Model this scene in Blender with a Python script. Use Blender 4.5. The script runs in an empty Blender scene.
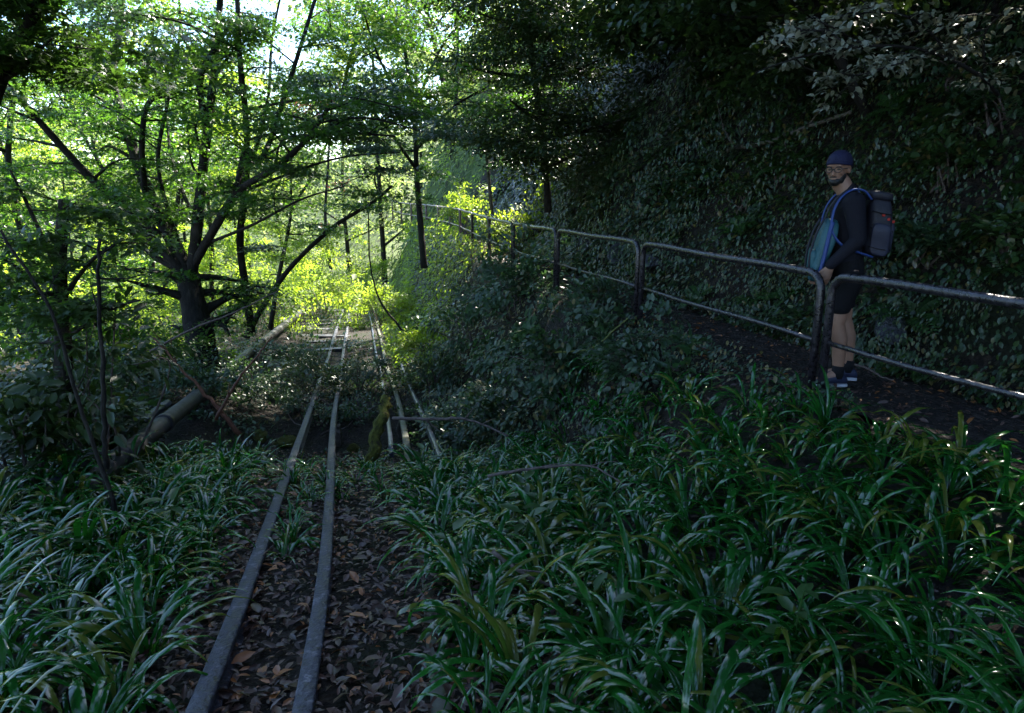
import bpy, bmesh, math
import numpy as np
from mathutils import Vector, Matrix, Quaternion

R = math.radians
scene = bpy.context.scene
COL = scene.collection
CAMZ = 1.5
PITCH = R(13.5)
F = 683.0

# ------------------------------------------------------------------ helpers
def PD(px, py, D):
    """point at optical depth D metres seen at a picture position"""
    u = (px - 512.0) / F; v = (356.5 - py) / F
    return np.array((u * D, D * (math.cos(PITCH) + v * math.sin(PITCH)), CAMZ + D * (-math.sin(PITCH) + v * math.cos(PITCH))))

def rng_(s): return np.random.default_rng(s)

def tag(o, label=None, cat=None, group=None, kind=None):
    if label: o['label'] = label
    if cat: o['category'] = cat
    if group: o['group'] = group
    if kind: o['kind'] = kind
    return o

def empty(name, loc=(0, 0, 0), rz=0):
    o = bpy.data.objects.new(name, None); COL.objects.link(o)
    o.location = [float(c) for c in loc]; o.rotation_euler = (0, 0, rz); o.empty_display_size = .1
    return o

def link(name, me, mat=None, parent=None, smooth=True):
    o = bpy.data.objects.new(name, me); COL.objects.link(o)
    if mat is not None and not me.materials: me.materials.append(mat)
    if parent is not None: o.parent = parent
    return o

def copy_tree(o, parent=None):
    c = o.copy(); COL.objects.link(c); c.parent = parent
    for ch in o.children: copy_tree(ch, c)
    return c

def mesh_tris(name, V, T, rnd=None, smooth=False):
    me = bpy.data.meshes.new(name)
    V = np.asarray(V, np.float32); T = np.asarray(T, np.int32)
    me.vertices.add(len(V)); me.vertices.foreach_set('co', V.ravel())
    me.loops.add(T.size); me.loops.foreach_set('vertex_index', T.ravel())
    me.polygons.add(len(T)); me.polygons.foreach_set('loop_start', np.arange(0, T.size, 3, dtype=np.int32))
    if smooth: me.polygons.foreach_set('use_smooth', np.ones(len(T), bool))
    if rnd is not None:
        a = me.attributes.new('rnd', 'FLOAT', 'POINT'); a.data.foreach_set('value', np.asarray(rnd, np.float32))
    me.update(calc_edges=True)
    return me

TPL = {}
TPL['diamond'] = (np.array([(0, 0, 0), (.45, .5, .07), (1, 0, -.08), (.45, -.5, .07)]), np.array([(0, 2, 1), (0, 3, 2)]))
TPL['oval'] = (np.array([(0, 0, 0), (.28, .42, .06), (.66, .38, .04), (1, 0, -.12), (.66, -.38, .04), (.28, -.42, .06), (.5, 0, -.01)]),
               np.array([(6, 0, 5), (6, 5, 4), (6, 4, 3), (6, 3, 2), (6, 2, 1), (6, 1, 0)]))
TPL['star'] = (np.array([(0, 0, 0), (.05, -.5, -.04), (.3, -.16, .02), (.72, -.48, -.06), (.58, -.13, .02), (1.05, 0, -.1), (.58, .13, .02),
                         (.72, .48, -.06), (.3, .16, .02), (.05, .5, -.04)]),
               np.array([(0, 1, 2), (2, 3, 4), (4, 5, 6), (6, 7, 8), (8, 9, 0), (0, 2, 8), (2, 4, 8), (4, 6, 8)]))

def norm(a): return a / np.maximum(np.linalg.norm(a, axis=1, keepdims=True), 1e-6)

def leaves(name, P, T, N, L, W, tpl='diamond', rnd=None):
    tv, tf = TPL[tpl]
    P = np.asarray(P, float); n = len(P); k = len(tv)
    T = norm(np.asarray(T, float)); N = np.asarray(N, float)
    B = norm(np.cross(N, T)); N = np.cross(T, B)
    L = np.broadcast_to(np.asarray(L, float), (n,)); W = np.broadcast_to(np.asarray(W, float), (n,))
    V = P[:, None, :] + T[:, None, :] * (L[:, None] * tv[:, 0])[..., None] + B[:, None, :] * (W[:, None] * tv[:, 1])[..., None] + N[:, None, :] * (L[:, None] * tv[:, 2])[..., None]
    F_ = (np.arange(n) * k)[:, None, None] + tf[None]
    if rnd is None: rnd = np.random.default_rng(n).random(n)
    return mesh_tris(name, V.reshape(-1, 3), F_.reshape(-1, 3), np.repeat(rnd, k))

def catmull(pts, per=6):
    p = np.asarray(pts, float)
    if len(p) < 3:
        t = np.linspace(0, 1, per + 1)[:, None]
        return p[0] * (1 - t) + p[-1] * t
    q = np.vstack([2 * p[0] - p[1], p, 2 * p[-1] - p[-2]])
    out = []
    for i in range(1, len(q) - 2):
        for j in range(per):
            t = j / per
            out.append(.5 * ((2 * q[i]) + (-q[i - 1] + q[i + 1]) * t + (2 * q[i - 1] - 5 * q[i] + 4 * q[i + 1] - q[i + 2]) * t * t
                             + (-q[i - 1] + 3 * q[i] - 3 * q[i + 1] + q[i + 2]) * t ** 3))
    out.append(q[-2])
    return np.array(out)

class MB:
    """collects tubes / quads into one mesh"""
    def __init__(s): s.V = []; s.T = []; s.n = 0
    def add(s, V, T):
        s.V.append(np.asarray(V, float)); s.T.append(np.asarray(T, int) + s.n); s.n += len(V)
    def tube(s, pts, rad, seg=6, cap=True, wob=0, seed=0, flat=1.0):
        p = np.asarray(pts, float); m = len(p)
        rad = np.broadcast_to(np.asarray(rad, float), (m,)) if np.ndim(rad) == 0 or len(np.atleast_1d(rad)) == m else np.interp(np.linspace(0, 1, m), np.linspace(0, 1, len(rad)), rad)
        tan = np.gradient(p, axis=0); tan = norm(tan)
        up = np.array((0, 0, 1.)) if abs(tan[0][2]) < .9 else np.array((1., 0, 0))
        a = np.linspace(0, 2 * math.pi, seg, endpoint=False)
        rings = []; nrm = None
        g = np.random.default_rng(seed)
        for i in range(m):
            if nrm is None: nrm = np.cross(tan[i], up)
            nrm = nrm - tan[i] * np.dot(nrm, tan[i]); nrm /= max(np.linalg.norm(nrm), 1e-6)
            b = np.cross(tan[i], nrm)
            r = rad[i] * (1 + wob * g.standard_normal(seg)) if wob else rad[i]
            rings.append(p[i] + (np.cos(a) * r)[:, None] * nrm + (np.sin(a) * r * flat)[:, None] * b)
        V = np.vstack(rings)
        T = []
        for i in range(m - 1):
            for j in range(seg):
                k = (j + 1) % seg
                T += [(i * seg + j, i * seg + k, (i + 1) * seg + k), (i * seg + j, (i + 1) * seg + k, (i + 1) * seg + j)]
        if cap:
            T += [(0, j + 1, j) for j in range(1, seg - 1)]
            o = (m - 1) * seg
            T += [(o, o + j, o + j + 1) for j in range(1, seg - 1)]
        s.add(V, T)
    def loft(s, rings, cap=True):
        m = len(rings); seg = len(rings[0]); V = np.vstack(rings); T = []
        for i in range(m - 1):
            for j in range(seg):
                k = (j + 1) % seg
                T += [(i * seg + j, i * seg + k, (i + 1) * seg + k), (i * seg + j, (i + 1) * seg + k, (i + 1) * seg + j)]
        if cap:
            T += [(0, j + 1, j) for j in range(1, seg - 1)]
            o = (m - 1) * seg
            T += [(o, o + j, o + j + 1) for j in range(1, seg - 1)]
        s.add(V, T)
    def build(s, name, mat, parent=None, smooth=True):
        me = mesh_tris(name, np.vstack(s.V), np.vstack(s.T), smooth=smooth)
        return link(name, me, mat, parent)

# ------------------------------------------------------------------ materials
def newmat(name):
    m = bpy.data.materials.new(name); m.use_nodes = True
    nt = m.node_tree; nt.nodes.clear()
    out = nt.nodes.new('ShaderNodeOutputMaterial')
    return m, nt, out

def N_(nt, t, **kw):
    n = nt.nodes.new(t)
    for k, v in kw.items():
        if k in n.inputs.keys(): n.inputs[k].default_value = v
        else: setattr(n, k, v)
    return n

def c4(c): return (c[0], c[1], c[2], 1)

def leaf_mat(name, c0, c1, trans, tw=.4, rough=.4, spec=.5, c2=None):
    m, nt, out = newmat(name)
    at = N_(nt, 'ShaderNodeAttribute', attribute_name='rnd')
    oi = N_(nt, 'ShaderNodeObjectInfo')
    ad = N_(nt, 'ShaderNodeMath', operation='MULTIPLY_ADD'); nt.links.new(oi.outputs['Random'], ad.inputs[0]); ad.inputs[1].default_value = .35
    nt.links.new(at.outputs['Fac'], ad.inputs[2])
    ramp = N_(nt, 'ShaderNodeValToRGB')
    e = ramp.color_ramp.elements; e[0].color = c4(c0); e[0].position = .1; e[1].color = c4(c1); e[1].position = 1.1 if False else 1.0
    if c2 is not None:
        x = e.new(.965); x.color = c4(c1); e[-1].color = c4(c2)
    nt.links.new(ad.outputs[0], ramp.inputs[0])
    p = N_(nt, 'ShaderNodeBsdfPrincipled', Roughness=rough)
    p.inputs['Specular IOR Level'].default_value = spec
    nt.links.new(ramp.outputs[0], p.inputs['Base Color'])
    if tw > 0:
        t = N_(nt, 'ShaderNodeBsdfTranslucent')
        mx = N_(nt, 'ShaderNodeMix', data_type='RGBA'); mx.inputs[0].default_value = .75
        nt.links.new(ramp.outputs[0], mx.inputs[6]); mx.inputs[7].default_value = c4(trans)
        nt.links.new(mx.outputs[2], t.inputs['Color'])
        ms = N_(nt, 'ShaderNodeMixShader'); ms.inputs[0].default_value = tw
        nt.links.new(p.outputs[0], ms.inputs[1]); nt.links.new(t.outputs[0], ms.inputs[2])
        nt.links.new(ms.outputs[0], out.inputs[0])
    else:
        nt.links.new(p.outputs[0], out.inputs[0])
    return m

def noise_mat(name, cols, scale=8, rough=.8, bump=.3, detail=6, spec=.3, metal=0, stretch=None, dist=.02, rough2=None):
    """cols: list of (pos, colour) over object-space noise"""
    m, nt, out = newmat(name)
    tc = N_(nt, 'ShaderNodeTexCoord'); mp = N_(nt, 'ShaderNodeMapping')
    if stretch: mp.inputs['Scale'].default_value = stretch
    nt.links.new(tc.outputs['Object'], mp.inputs[0])
    n = N_(nt, 'ShaderNodeTexNoise', Scale=scale, Detail=detail, Roughness=.62)
    nt.links.new(mp.outputs[0], n.inputs['Vector'])
    r = N_(nt, 'ShaderNodeValToRGB'); e = r.color_ramp.elements
    e[0].position, e[0].color = cols[0][0], c4(cols[0][1]); e[1].position, e[1].color = cols[-1][0], c4(cols[-1][1])
    for pos, c in cols[1:-1]:
        x = e.new(pos); x.color = c4(c)
    nt.links.new(n.outputs[0], r.inputs[0])
    p = N_(nt, 'ShaderNodeBsdfPrincipled', Roughness=rough, Metallic=metal)
    p.inputs['Specular IOR Level'].default_value = spec
    nt.links.new(r.outputs[0], p.inputs['Base Color'])
    if rough2 is not None:
        mr = N_(nt, 'ShaderNodeMapRange'); mr.inputs[1].default_value = .35; mr.inputs[2].default_value = .65
        mr.inputs[3].default_value = rough; mr.inputs[4].default_value = rough2
        nt.links.new(n.outputs[0], mr.inputs[0]); nt.links.new(mr.outputs[0], p.inputs['Roughness'])
    if bump:
        n2 = N_(nt, 'ShaderNodeTexNoise', Scale=scale * 3, Detail=4)
        nt.links.new(mp.outputs[0], n2.inputs['Vector'])
        b = N_(nt, 'ShaderNodeBump', Strength=bump, Distance=dist)
        nt.links.new(n2.outputs[0], b.inputs['Height']); nt.links.new(b.outputs[0], p.inputs['Normal'])
    nt.links.new(p.outputs[0], out.inputs[0])
    return m

M = {}
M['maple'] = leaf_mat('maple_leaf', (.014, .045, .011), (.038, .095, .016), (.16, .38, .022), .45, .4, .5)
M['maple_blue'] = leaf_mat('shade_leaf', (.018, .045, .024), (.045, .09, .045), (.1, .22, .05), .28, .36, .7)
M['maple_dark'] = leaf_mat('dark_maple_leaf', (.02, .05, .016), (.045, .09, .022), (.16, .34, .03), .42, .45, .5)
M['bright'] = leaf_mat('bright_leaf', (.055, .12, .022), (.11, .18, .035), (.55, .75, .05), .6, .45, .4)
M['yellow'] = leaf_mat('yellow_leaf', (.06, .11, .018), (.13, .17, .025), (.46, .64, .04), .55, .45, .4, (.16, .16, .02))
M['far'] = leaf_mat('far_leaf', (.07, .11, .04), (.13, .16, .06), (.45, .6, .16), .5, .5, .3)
M['red'] = leaf_mat('red_leaf', (.16, .035, .03), (.25, .06, .04), (.6, .14, .1), .5, .5, .3)
M['shrub'] = leaf_mat('shrub_leaf', (.013, .034, .017), (.034, .07, .03), (.1, .22, .04), .25, .4, .6, (.1, .08, .02))
M['dark'] = leaf_mat('dark_leaf', (.012, .03, .012), (.035, .065, .018), (.1, .19, .02), .25, .4, .5)
M['ivy'] = leaf_mat('ivy_leaf', (.008, .027, .01), (.03, .064, .013), (.08, .18, .02), .2, .33, .6, (.09, .07, .02))
M['moss'] = leaf_mat('moss_leaf', (.025, .035, .008), (.07, .08, .012), (.1, .12, .02), .2, .6, .3)
M['pale'] = leaf_mat('sky_sheen_leaf', (.15, .17, .11), (.3, .3, .23), (.2, .2, .12), .25, .4, .5)  # whitish sky sheen put into the leaf colour
M['strap'] = leaf_mat('strap_leaf', (.005, .046, .009), (.016, .115, .016), (.045, .28, .015), .25, .12, .65, (.1, .12, .02))
M['fern'] = leaf_mat('fern_leaf', (.02, .06, .018), (.04, .1, .025), (.12, .26, .03), .3, .38, .5)
M['litter'] = leaf_mat('fallen_leaf', (.035, .018, .016), (.12, .065, .05), (.2, .08, .03), .12, .42, .5, (.28, .1, .03))
M['bark'] = noise_mat('dark_bark', [(.3, (.007, .006, .0055)), (.5, (.016, .013, .011)), (.68, (.03, .026, .021)), (.8, (.022, .03, .009))], 9, .85, .7, stretch=(1, 1, .35), dist=.03)
M['bark_pale'] = noise_mat('pale_bark', [(.3, (.05, .04, .035)), (.5, (.11, .09, .075)), (.7, (.17, .15, .13))], 14, .8, .5, stretch=(1, 1, .4))
M['twig'] = noise_mat('dry_twig', [(.3, (.05, .035, .03)), (.7, (.16, .12, .11))], 20, .7, .3)
M['redtwig'] = noise_mat('red_twig', [(.3, (.09, .035, .02)), (.7, (.2, .08, .045))], 20, .6, .3)
M['green_stem'] = noise_mat('green_stem', [(.3, (.05, .07, .02)), (.7, (.12, .13, .03))], 20, .6, .2)
M['mossy'] = noise_mat('mossy_wood', [(.32, (.03, .022, .012)), (.48, (.07, .075, .012)), (.7, (.14, .13, .02))], 16, .95, .8, dist=.03)
M['rail'] = noise_mat('old_rail_steel', [(.3, (.014, .014, .022)), (.46, (.034, .035, .055)), (.58, (.06, .06, .088)), (.66, (.2, .19, .22)), (.69, (.045, .045, .06)), (.8, (.04, .035, .02))], 17, .4, .9, detail=9, metal=.15, spec=.6, rough2=.75, dist=.012)
M['rail_moss'] = noise_mat('green_stained_steel', [(.3, (.03, .03, .033)), (.5, (.07, .07, .055)), (.7, (.09, .1, .035))], 9, .5, .4, metal=.1, spec=.5, rough2=.8, dist=.008)
M['bluerail'] = noise_mat('blue_grey_steel', [(.3, (.014, .017, .034)), (.6, (.045, .055, .1))], 10, .4, .3, metal=.2, spec=.6, dist=.006)
M['pipe'] = noise_mat('grey_pipe', [(.28, (.02, .02, .023)), (.5, (.055, .054, .062)), (.7, (.085, .082, .08)), (.8, (.035, .04, .018))], 6, .6, .3, spec=.4, dist=.01)
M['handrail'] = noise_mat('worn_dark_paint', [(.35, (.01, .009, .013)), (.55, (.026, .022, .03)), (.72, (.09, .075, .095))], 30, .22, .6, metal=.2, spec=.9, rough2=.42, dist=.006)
M['handrail_far'] = noise_mat('worn_sunlit_tone_paint', [(.35, (.1, .07, .08)), (.6, (.2, .15, .17))], 26, .4, .4, spec=.5, dist=.006)  # same worn rail as the dark panels, sunlit mauve tone put into its colour
M['sleeper'] = noise_mat('old_sleeper', [(.3, (.016, .015, .017)), (.6, (.05, .048, .058)), (.75, (.04, .05, .016))], 7, .5, .6, spec=.5, stretch=(.3, 1, 1))
M['rock'] = noise_mat('wet_rock', [(.3, (.02, .022, .03)), (.55, (.06, .065, .085)), (.72, (.13, .13, .15)), (.8, (.05, .06, .02))], 4, .45, .9, spec=.5, dist=.06, rough2=.7)

def ground_mat(name, cols, moss=True, vs=22):
    m, nt, out = newmat(name)
    tc = N_(nt, 'ShaderNodeTexCoord')
    v = N_(nt, 'ShaderNodeTexVoronoi', Scale=vs); v.inputs['Randomness'].default_value = 1
    n = N_(nt, 'ShaderNodeTexNoise', Scale=1.4, Detail=8, Roughness=.65)
    ns = N_(nt, 'ShaderNodeTexNoise', Scale=40, Detail=4)
    for a in (v, n, ns): nt.links.new(tc.outputs['Object'], a.inputs['Vector'])
    sx = N_(nt, 'ShaderNodeSeparateColor'); nt.links.new(v.outputs['Color'], sx.inputs[0])
    r = N_(nt, 'ShaderNodeValToRGB'); e = r.color_ramp.elements
    e[0].position, e[0].color = 0, c4(cols[0]); e[1].position, e[1].color = 1, c4(cols[2])
    x = e.new(.55); x.color = c4(cols[1])
    nt.links.new(sx.outputs[0], r.inputs[0])
    mx = N_(nt, 'ShaderNodeMix', data_type='RGBA')
    mr = N_(nt, 'ShaderNodeMapRange'); mr.inputs[1].default_value = .48; mr.inputs[2].default_value = .62
    nt.links.new(n.outputs[0], mr.inputs[0]); nt.links.new(mr.outputs[0], mx.inputs[0])
    nt.links.new(r.outputs[0], mx.inputs[6]); mx.inputs[7].default_value = c4((.01, .014, .005) if moss else (.014, .011, .01))
    p = N_(nt, 'ShaderNodeBsdfPrincipled', Roughness=.85); p.inputs['Specular IOR Level'].default_value = .25
    nt.links.new(mx.outputs[2], p.inputs['Base Color'])
    ad = N_(nt, 'ShaderNodeMath', operation='ADD'); nt.links.new(v.outputs['Distance'], ad.inputs[0]); nt.links.new(ns.outputs[0], ad.inputs[1])
    b = N_(nt, 'ShaderNodeBump', Strength=.8, Distance=.03)
    nt.links.new(ad.outputs[0], b.inputs['Height']); nt.links.new(b.outputs[0], p.inputs['Normal'])
    nt.links.new(p.outputs[0], out.inputs[0])
    return m
M['ground'] = ground_mat('forest_soil', [(.007, .005, .0045), (.015, .011, .009), (.032, .023, .017)])
M['meadow'] = ground_mat('green_undergrowth', [(.03, .055, .014), (.06, .1, .022), (.11, .14, .04)], True, 9)
M['path'] = ground_mat('path_soil', [(.009, .007, .0065), (.022, .017, .015), (.055, .043, .039)], False, 30)

def plain(name, c, rough=.6, spec=.4, bump=0, bscale=200, metal=0):
    m, nt, out = newmat(name)
    p = N_(nt, 'ShaderNodeBsdfPrincipled', Roughness=rough, Metallic=metal); p.inputs['Specular IOR Level'].default_value = spec
    tc = N_(nt, 'ShaderNodeTexCoord'); n = N_(nt, 'ShaderNodeTexNoise', Scale=bscale / 12 if bscale > 30 else bscale, Detail=5)
    nt.links.new(tc.outputs['Object'], n.inputs['Vector'])
    mx = N_(nt, 'ShaderNodeMix', data_type='RGBA'); nt.links.new(n.outputs[0], mx.inputs[0])
    mx.inputs[6].default_value = c4([k * .75 for k in c]); mx.inputs[7].default_value = c4([min(1, k * 1.25) for k in c])
    nt.links.new(mx.outputs[2], p.inputs['Base Color'])
    if bump:
        w = N_(nt, 'ShaderNodeTexNoise', Scale=bscale, Detail=2); nt.links.new(tc.outputs['Object'], w.inputs['Vector'])
        b = N_(nt, 'ShaderNodeBump', Strength=bump, Distance=.01); nt.links.new(w.outputs[0], b.inputs['Height'])
        nt.links.new(b.outputs[0], p.inputs['Normal'])
    nt.links.new(p.outputs[0], out.inputs[0])
    return m
M['skin'] = plain('skin', (.26, .14, .095), .5, .4)
M['shirt'] = plain('black_shirt', (.008, .008, .014), .8, .2, .4, 60)
M['shorts'] = plain('black_shorts', (.006, .006, .008), .85, .2, .4, 40)
M['cap'] = plain('navy_cap', (.012, .013, .045), .7, .3, .3, 90)
M['pack'] = plain('black_pack', (.012, .012, .022), .6, .4, .3, 120)
M['packgrey'] = plain('slate_panel', (.018, .02, .042), .55, .4, .2, 150)
M['blue'] = plain('blue_strap', (.02, .05, .2), .5, .4, .2, 150)
M['teal'] = plain('teal_fabric', (.025, .1, .125), .5, .4, .5, 45)
M['red_tab'] = plain('red_tab', (.4, .02, .012), .5, .4)
M['sock'] = plain('black_sock', (.01, .01, .012), .9, .2)
M['shoe'] = plain('navy_shoe', (.015, .02, .05), .6, .4, .2, 120)
M['sole'] = plain('white_sole', (.5, .5, .55), .6, .4)
M['hair'] = plain('black_hair', (.008, .007, .007), .5, .5, .5, 120)
M['frame'] = plain('black_frame', (.008, .008, .01), .3, .5)
def glass():
    m, nt, out = newmat('clear_lens')
    g = N_(nt, 'ShaderNodeBsdfGlossy', Roughness=.03); t = N_(nt, 'ShaderNodeBsdfTransparent'); ms = N_(nt, 'ShaderNodeMixShader'); ms.inputs[0].default_value = .12
    nt.links.new(t.outputs[0], ms.inputs[1]); nt.links.new(g.outputs[0], ms.inputs[2]); nt.links.new(ms.outputs[0], out.inputs[0])
    return m
M['lens'] = glass()

# ------------------------------------------------------------------ the lie of the land
FJ = [(828, 275, 5.0), (641, 243, 7.7), (557, 230, 10.3), (513, 223.6, 12.9), (489, 218, 15.5), (472, 213.4, 18.1), (460, 209.7, 20.7),
      (450, 208, 23.3), (438, 206.5, 25.9), (426, 205, 28.5), (411, 204, 31.3), (401, 203, 34.2), (392, 201, 37.5)]
FT = np.array([PD(*j) for j in FJ])
near = np.array([FT[0] + (FT[0] - FT[1]) * 1.0 + np.array((0.0, 0, .06))])
FT = np.vstack([near, FT])                       # tops of the handrail joints, nearest first
far_ext = FT[-1] + (FT[-1] - FT[-2]) * 8
nr_ext = FT[0] + (FT[0] - FT[1]) * 8; nr_ext[2] = FT[0][2]
FC = np.vstack([nr_ext, FT, far_ext])
HR = .95
def xf(y): return np.interp(y, FC[:, 1], FC[:, 0])
def zf(y): return np.interp(y, FC[:, 1], FC[:, 2] - HR)
ZT = np.array([(-20, 1.2), (0, .0), (2.2, -.42), (8.15, -1.55), (17, -2.8), (28, -3.25), (31, -3.6), (45, -7), (80, -12), (300, -12)])
def zt(y): return np.interp(y, ZT[:, 0], ZT[:, 1])
R1 = np.array([(-1.0, -.45), (2.2, -1.13), (8.15, -2.72), (17, -4.8), (28, -7.0)])[:, ::-1]
R1 = np.array([(-.45, -1.0), (-1.13, 2.2), (-2.66, 8.15), (-4.75, 17), (-7.0, 28)])
R2 = np.array([(-.18, -1.0), (-.73, 2.2), (-2.27, 8.15), (-4.35, 17), (-6.72, 28)])
R3 = np.array([(.2, -1.0), (-.26, 2.2), (-1.45, 8.8), (-3.23, 17), (-5.75, 28)])
R4 = np.array([(.62, -1.0), (.1, 2.2), (-.98, 7.9), (-1.72, 11.4), (-2.87, 17), (-5.35, 28)])
def xl(y): return np.interp(y, R1[:, 1], R1[:, 0]) - .35
def xr(y): return np.interp(y, R4[:, 1], R4[:, 0]) + .3
def wob(x, y, s, seed):
    g = np.random.default_rng(seed); o = 0
    for k in range(5):
        a = g.uniform(0, math.pi * 2); f = s * (1.6 ** k) * g.uniform(.8, 1.2)
        o = o + np.sin((x * math.cos(a) + y * math.sin(a)) * f + g.uniform(0, 6.3)) / (1.6 ** k)
    return o / 2.2
def sm(t): t = np.clip(t, 0, 1); return t * t * (3 - 2 * t)
def H(x, y):
    x = np.asarray(x, float); y = np.asarray(y, float)
    L, Rr, Fx, t, p = xl(y), xr(y), xf(y), zt(y), zf(y)
    dip = -.4 * np.exp(-((y - 8.6) / 1.5) ** 2) * sm((x - L + 1.2) / 1.2) * sm((Rr + .9 - x) / .9)
    s = (x - Rr) / np.maximum(Fx - Rr, .25)
    nearness = sm((6.6 - y) / 2.5)
    pr = sm(s) * nearness + sm((s - .3) / .62) * (1 - nearness)
    z = t + (p - t) * pr
    u = np.maximum(L - x, 0)
    left = .3 * sm(u / 2.5) * sm(y / 3) - np.clip(u - 8, 0, 20) * .4
    left = left - (.25 * sm(u / 1.5)) * sm((3 - y) / 3)
    z = np.where(x < L, t + left, z)
    dx = x - (Fx + 1.25)
    bulge = 1 + .25 * wob(x * 0 + y, x * 0, .8, 5)
    bank = np.where(dx > 0, np.minimum(dx, 4) * 1.9 * bulge + np.maximum(dx - 4, 0) * .75, 0)
    z = z + np.where(dx > 0, bank + .34 * wob(x, y, 1.1, 9) * sm(dx / .8) + .14 * wob(x * 1.3, y, 3.2, 12) * sm(dx / .5), 0)
    rough = np.where((x > Fx - .1) & (dx < .1), .012, np.where((x > L) & (x < Rr), .03, .07))
    z = z + rough * wob(x, y, 2.3, 3) + rough * .5 * wob(x, y, 7, 4)
    # far valley side, rising beyond a dip
    vall = np.clip(y - 62, 0, 75) * .36 * sm((y - 62) / 12)
    west = np.clip(-x - 48, 0, 60) * .4
    z = z + dip + np.where(x < Fx + 1, np.maximum(vall, west), 0)
    return z
def Hs(x, y): return float(H(np.array([x]), np.array([y]))[0])
def hn(x, y):
    e = .08
    gx = (H(x + e, y) - H(x - e, y)) / (2 * e); gy = (H(x, y + e) - H(x, y - e)) / (2 * e)
    n = np.stack([-gx, -gy, np.ones_like(gx)], 1)
    return norm(n)

def axis(parts):
    return np.unique(np.concatenate([np.arange(a, b, s) for a, b, s in parts]).round(4))
gx = axis([(-170, -40, 5), (-40, -14, 1.2), (-14, -8, .3), (-8, 9, .12), (9, 16, .4), (16, 70, 3)])
gy = axis([(-40, -6, 3), (-6, 0, .4), (0, 22, .13), (22, 42, .25), (42, 70, 1.5), (70, 260, 5)])
X, Y = np.meshgrid(gx, gy)
Z = H(X.ravel(), Y.ravel())
nx, ny = len(gx), len(gy)
i = (np.arange(ny - 1)[:, None] * nx + np.arange(nx - 1)[None]).ravel()
T = np.concatenate([np.stack([i, i + 1, i + nx + 1], 1), np.stack([i, i + nx + 1, i + nx], 1)])
go = tag(link('ground', mesh_tris('ground', np.stack([X.ravel(), Y.ravel(), Z], 1), T, smooth=True), M['ground']), kind='structure')
go.data.materials.append(M['meadow'])
fy = Y.ravel()[T[:, 0]]; fx_ = X.ravel()[T[:, 0]]
go.data.polygons.foreach_set('material_index', ((fy + 1.5 * wob(fx_, fy, .8, 88) > 29) & (fx_ < xf(fy) + 12)).astype(np.int32))
# the footpath, a sheet just above the ground
py_ = np.arange(-4, 38, .2); V = []; T = []
for a, yv in enumerate(py_):
    for b, o in enumerate(np.linspace(-.12, 1.22, 9)):
        xv = float(xf(yv)) + o
        V.append((xv, yv, Hs(xv, yv) + .006))
    if a:
        for b in range(8):
            q = (a - 1) * 9 + b
            T += [(q, q + 1, q + 10), (q, q + 10, q + 9)]
tag(link('path', mesh_tris('path', V, T, smooth=True), M['path']), kind='structure')

# ------------------------------------------------------------------ trees
def spray(rng, C, r, per, flat, L, tpl, name, up=.35, out=None, droop=.25, wl=.62):
    C = np.asarray(C, float); n = len(C)
    C = np.repeat(C, per, 0)
    rr = np.repeat(np.broadcast_to(np.asarray(r, float), (n,)), per)
    a = rng.uniform(0, 2 * math.pi, n * per); q = np.sqrt(rng.random(n * per))
    off = np.stack([np.cos(a) * q * rr, np.sin(a) * q * rr, rng.normal(0, flat, n * per) * rr - droop * q * q * rr], 1)
    T_ = np.stack([np.cos(a), np.sin(a), np.full(n * per, -.25)], 1) + rng.normal(0, .5, (n * per, 3))
    N0 = np.array((0, 0, 1.)) + rng.normal(0, up, (n * per, 3))
    Ls = L * rng.uniform(.6, 1.3, n * per)
    rnd = np.clip(np.repeat(rng.random(n) * .45, per) + rng.random(n * per) * .5, 0, 1)
    return leaves(name, C + off, T_, N0, Ls, Ls * wl, tpl, rnd)

def limb_branches(rng, mb, pts, rad, nb, blen, sub=3, f0=.3, upb=.35, seg=4, bias=(0, 0, 0)):
    """side branches and twigs off a limb; returns the places where leaves spread"""
    C = []
    m = len(pts)
    for k in range(nb):
        f = f0 + (1 - f0) * (k + rng.random()) / nb
        i = min(int(f * (m - 1)), m - 2); b = pts[i]; r = max(rad[i] * .45, .008)
        a = rng.uniform(0, 2 * math.pi)
        d = np.array((math.cos(a), math.sin(a), rng.normal(upb, .25))) + np.array(bias); d /= np.linalg.norm(d)
        ln = blen * rng.uniform(.5, 1.2)
        p1 = b + d * ln * .5 + rng.normal(0, .07, 3) * ln; e = b + d * ln + np.array((0, 0, -.08 * ln)) + rng.normal(0, .1, 3) * ln
        q = catmull([b, p1, e], 4)
        mb.tube(q, np.linspace(r, .006, len(q)), seg)
        C.append(e)
        for s in range(sub):
            j = rng.integers(3, len(q)); a2 = a + rng.normal(0, .9)
            d2 = np.array((math.cos(a2), math.sin(a2), rng.normal(.1, .2)))
            e2 = q[j] + d2 * ln * rng.uniform(.25, .55)
            mb.tube(catmull([q[j], (q[j] + e2) / 2 + rng.normal(0, .04, 3) * ln, e2], 3), [r * .4, .004], 3)
            C.append(e2); C.append((q[j] + e2) / 2)
    return C

def pix_limb(spec):
    """[(px,py,D),...] -> smooth polyline"""
    return catmull([PD(*s) for s in spec], 6)

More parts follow.
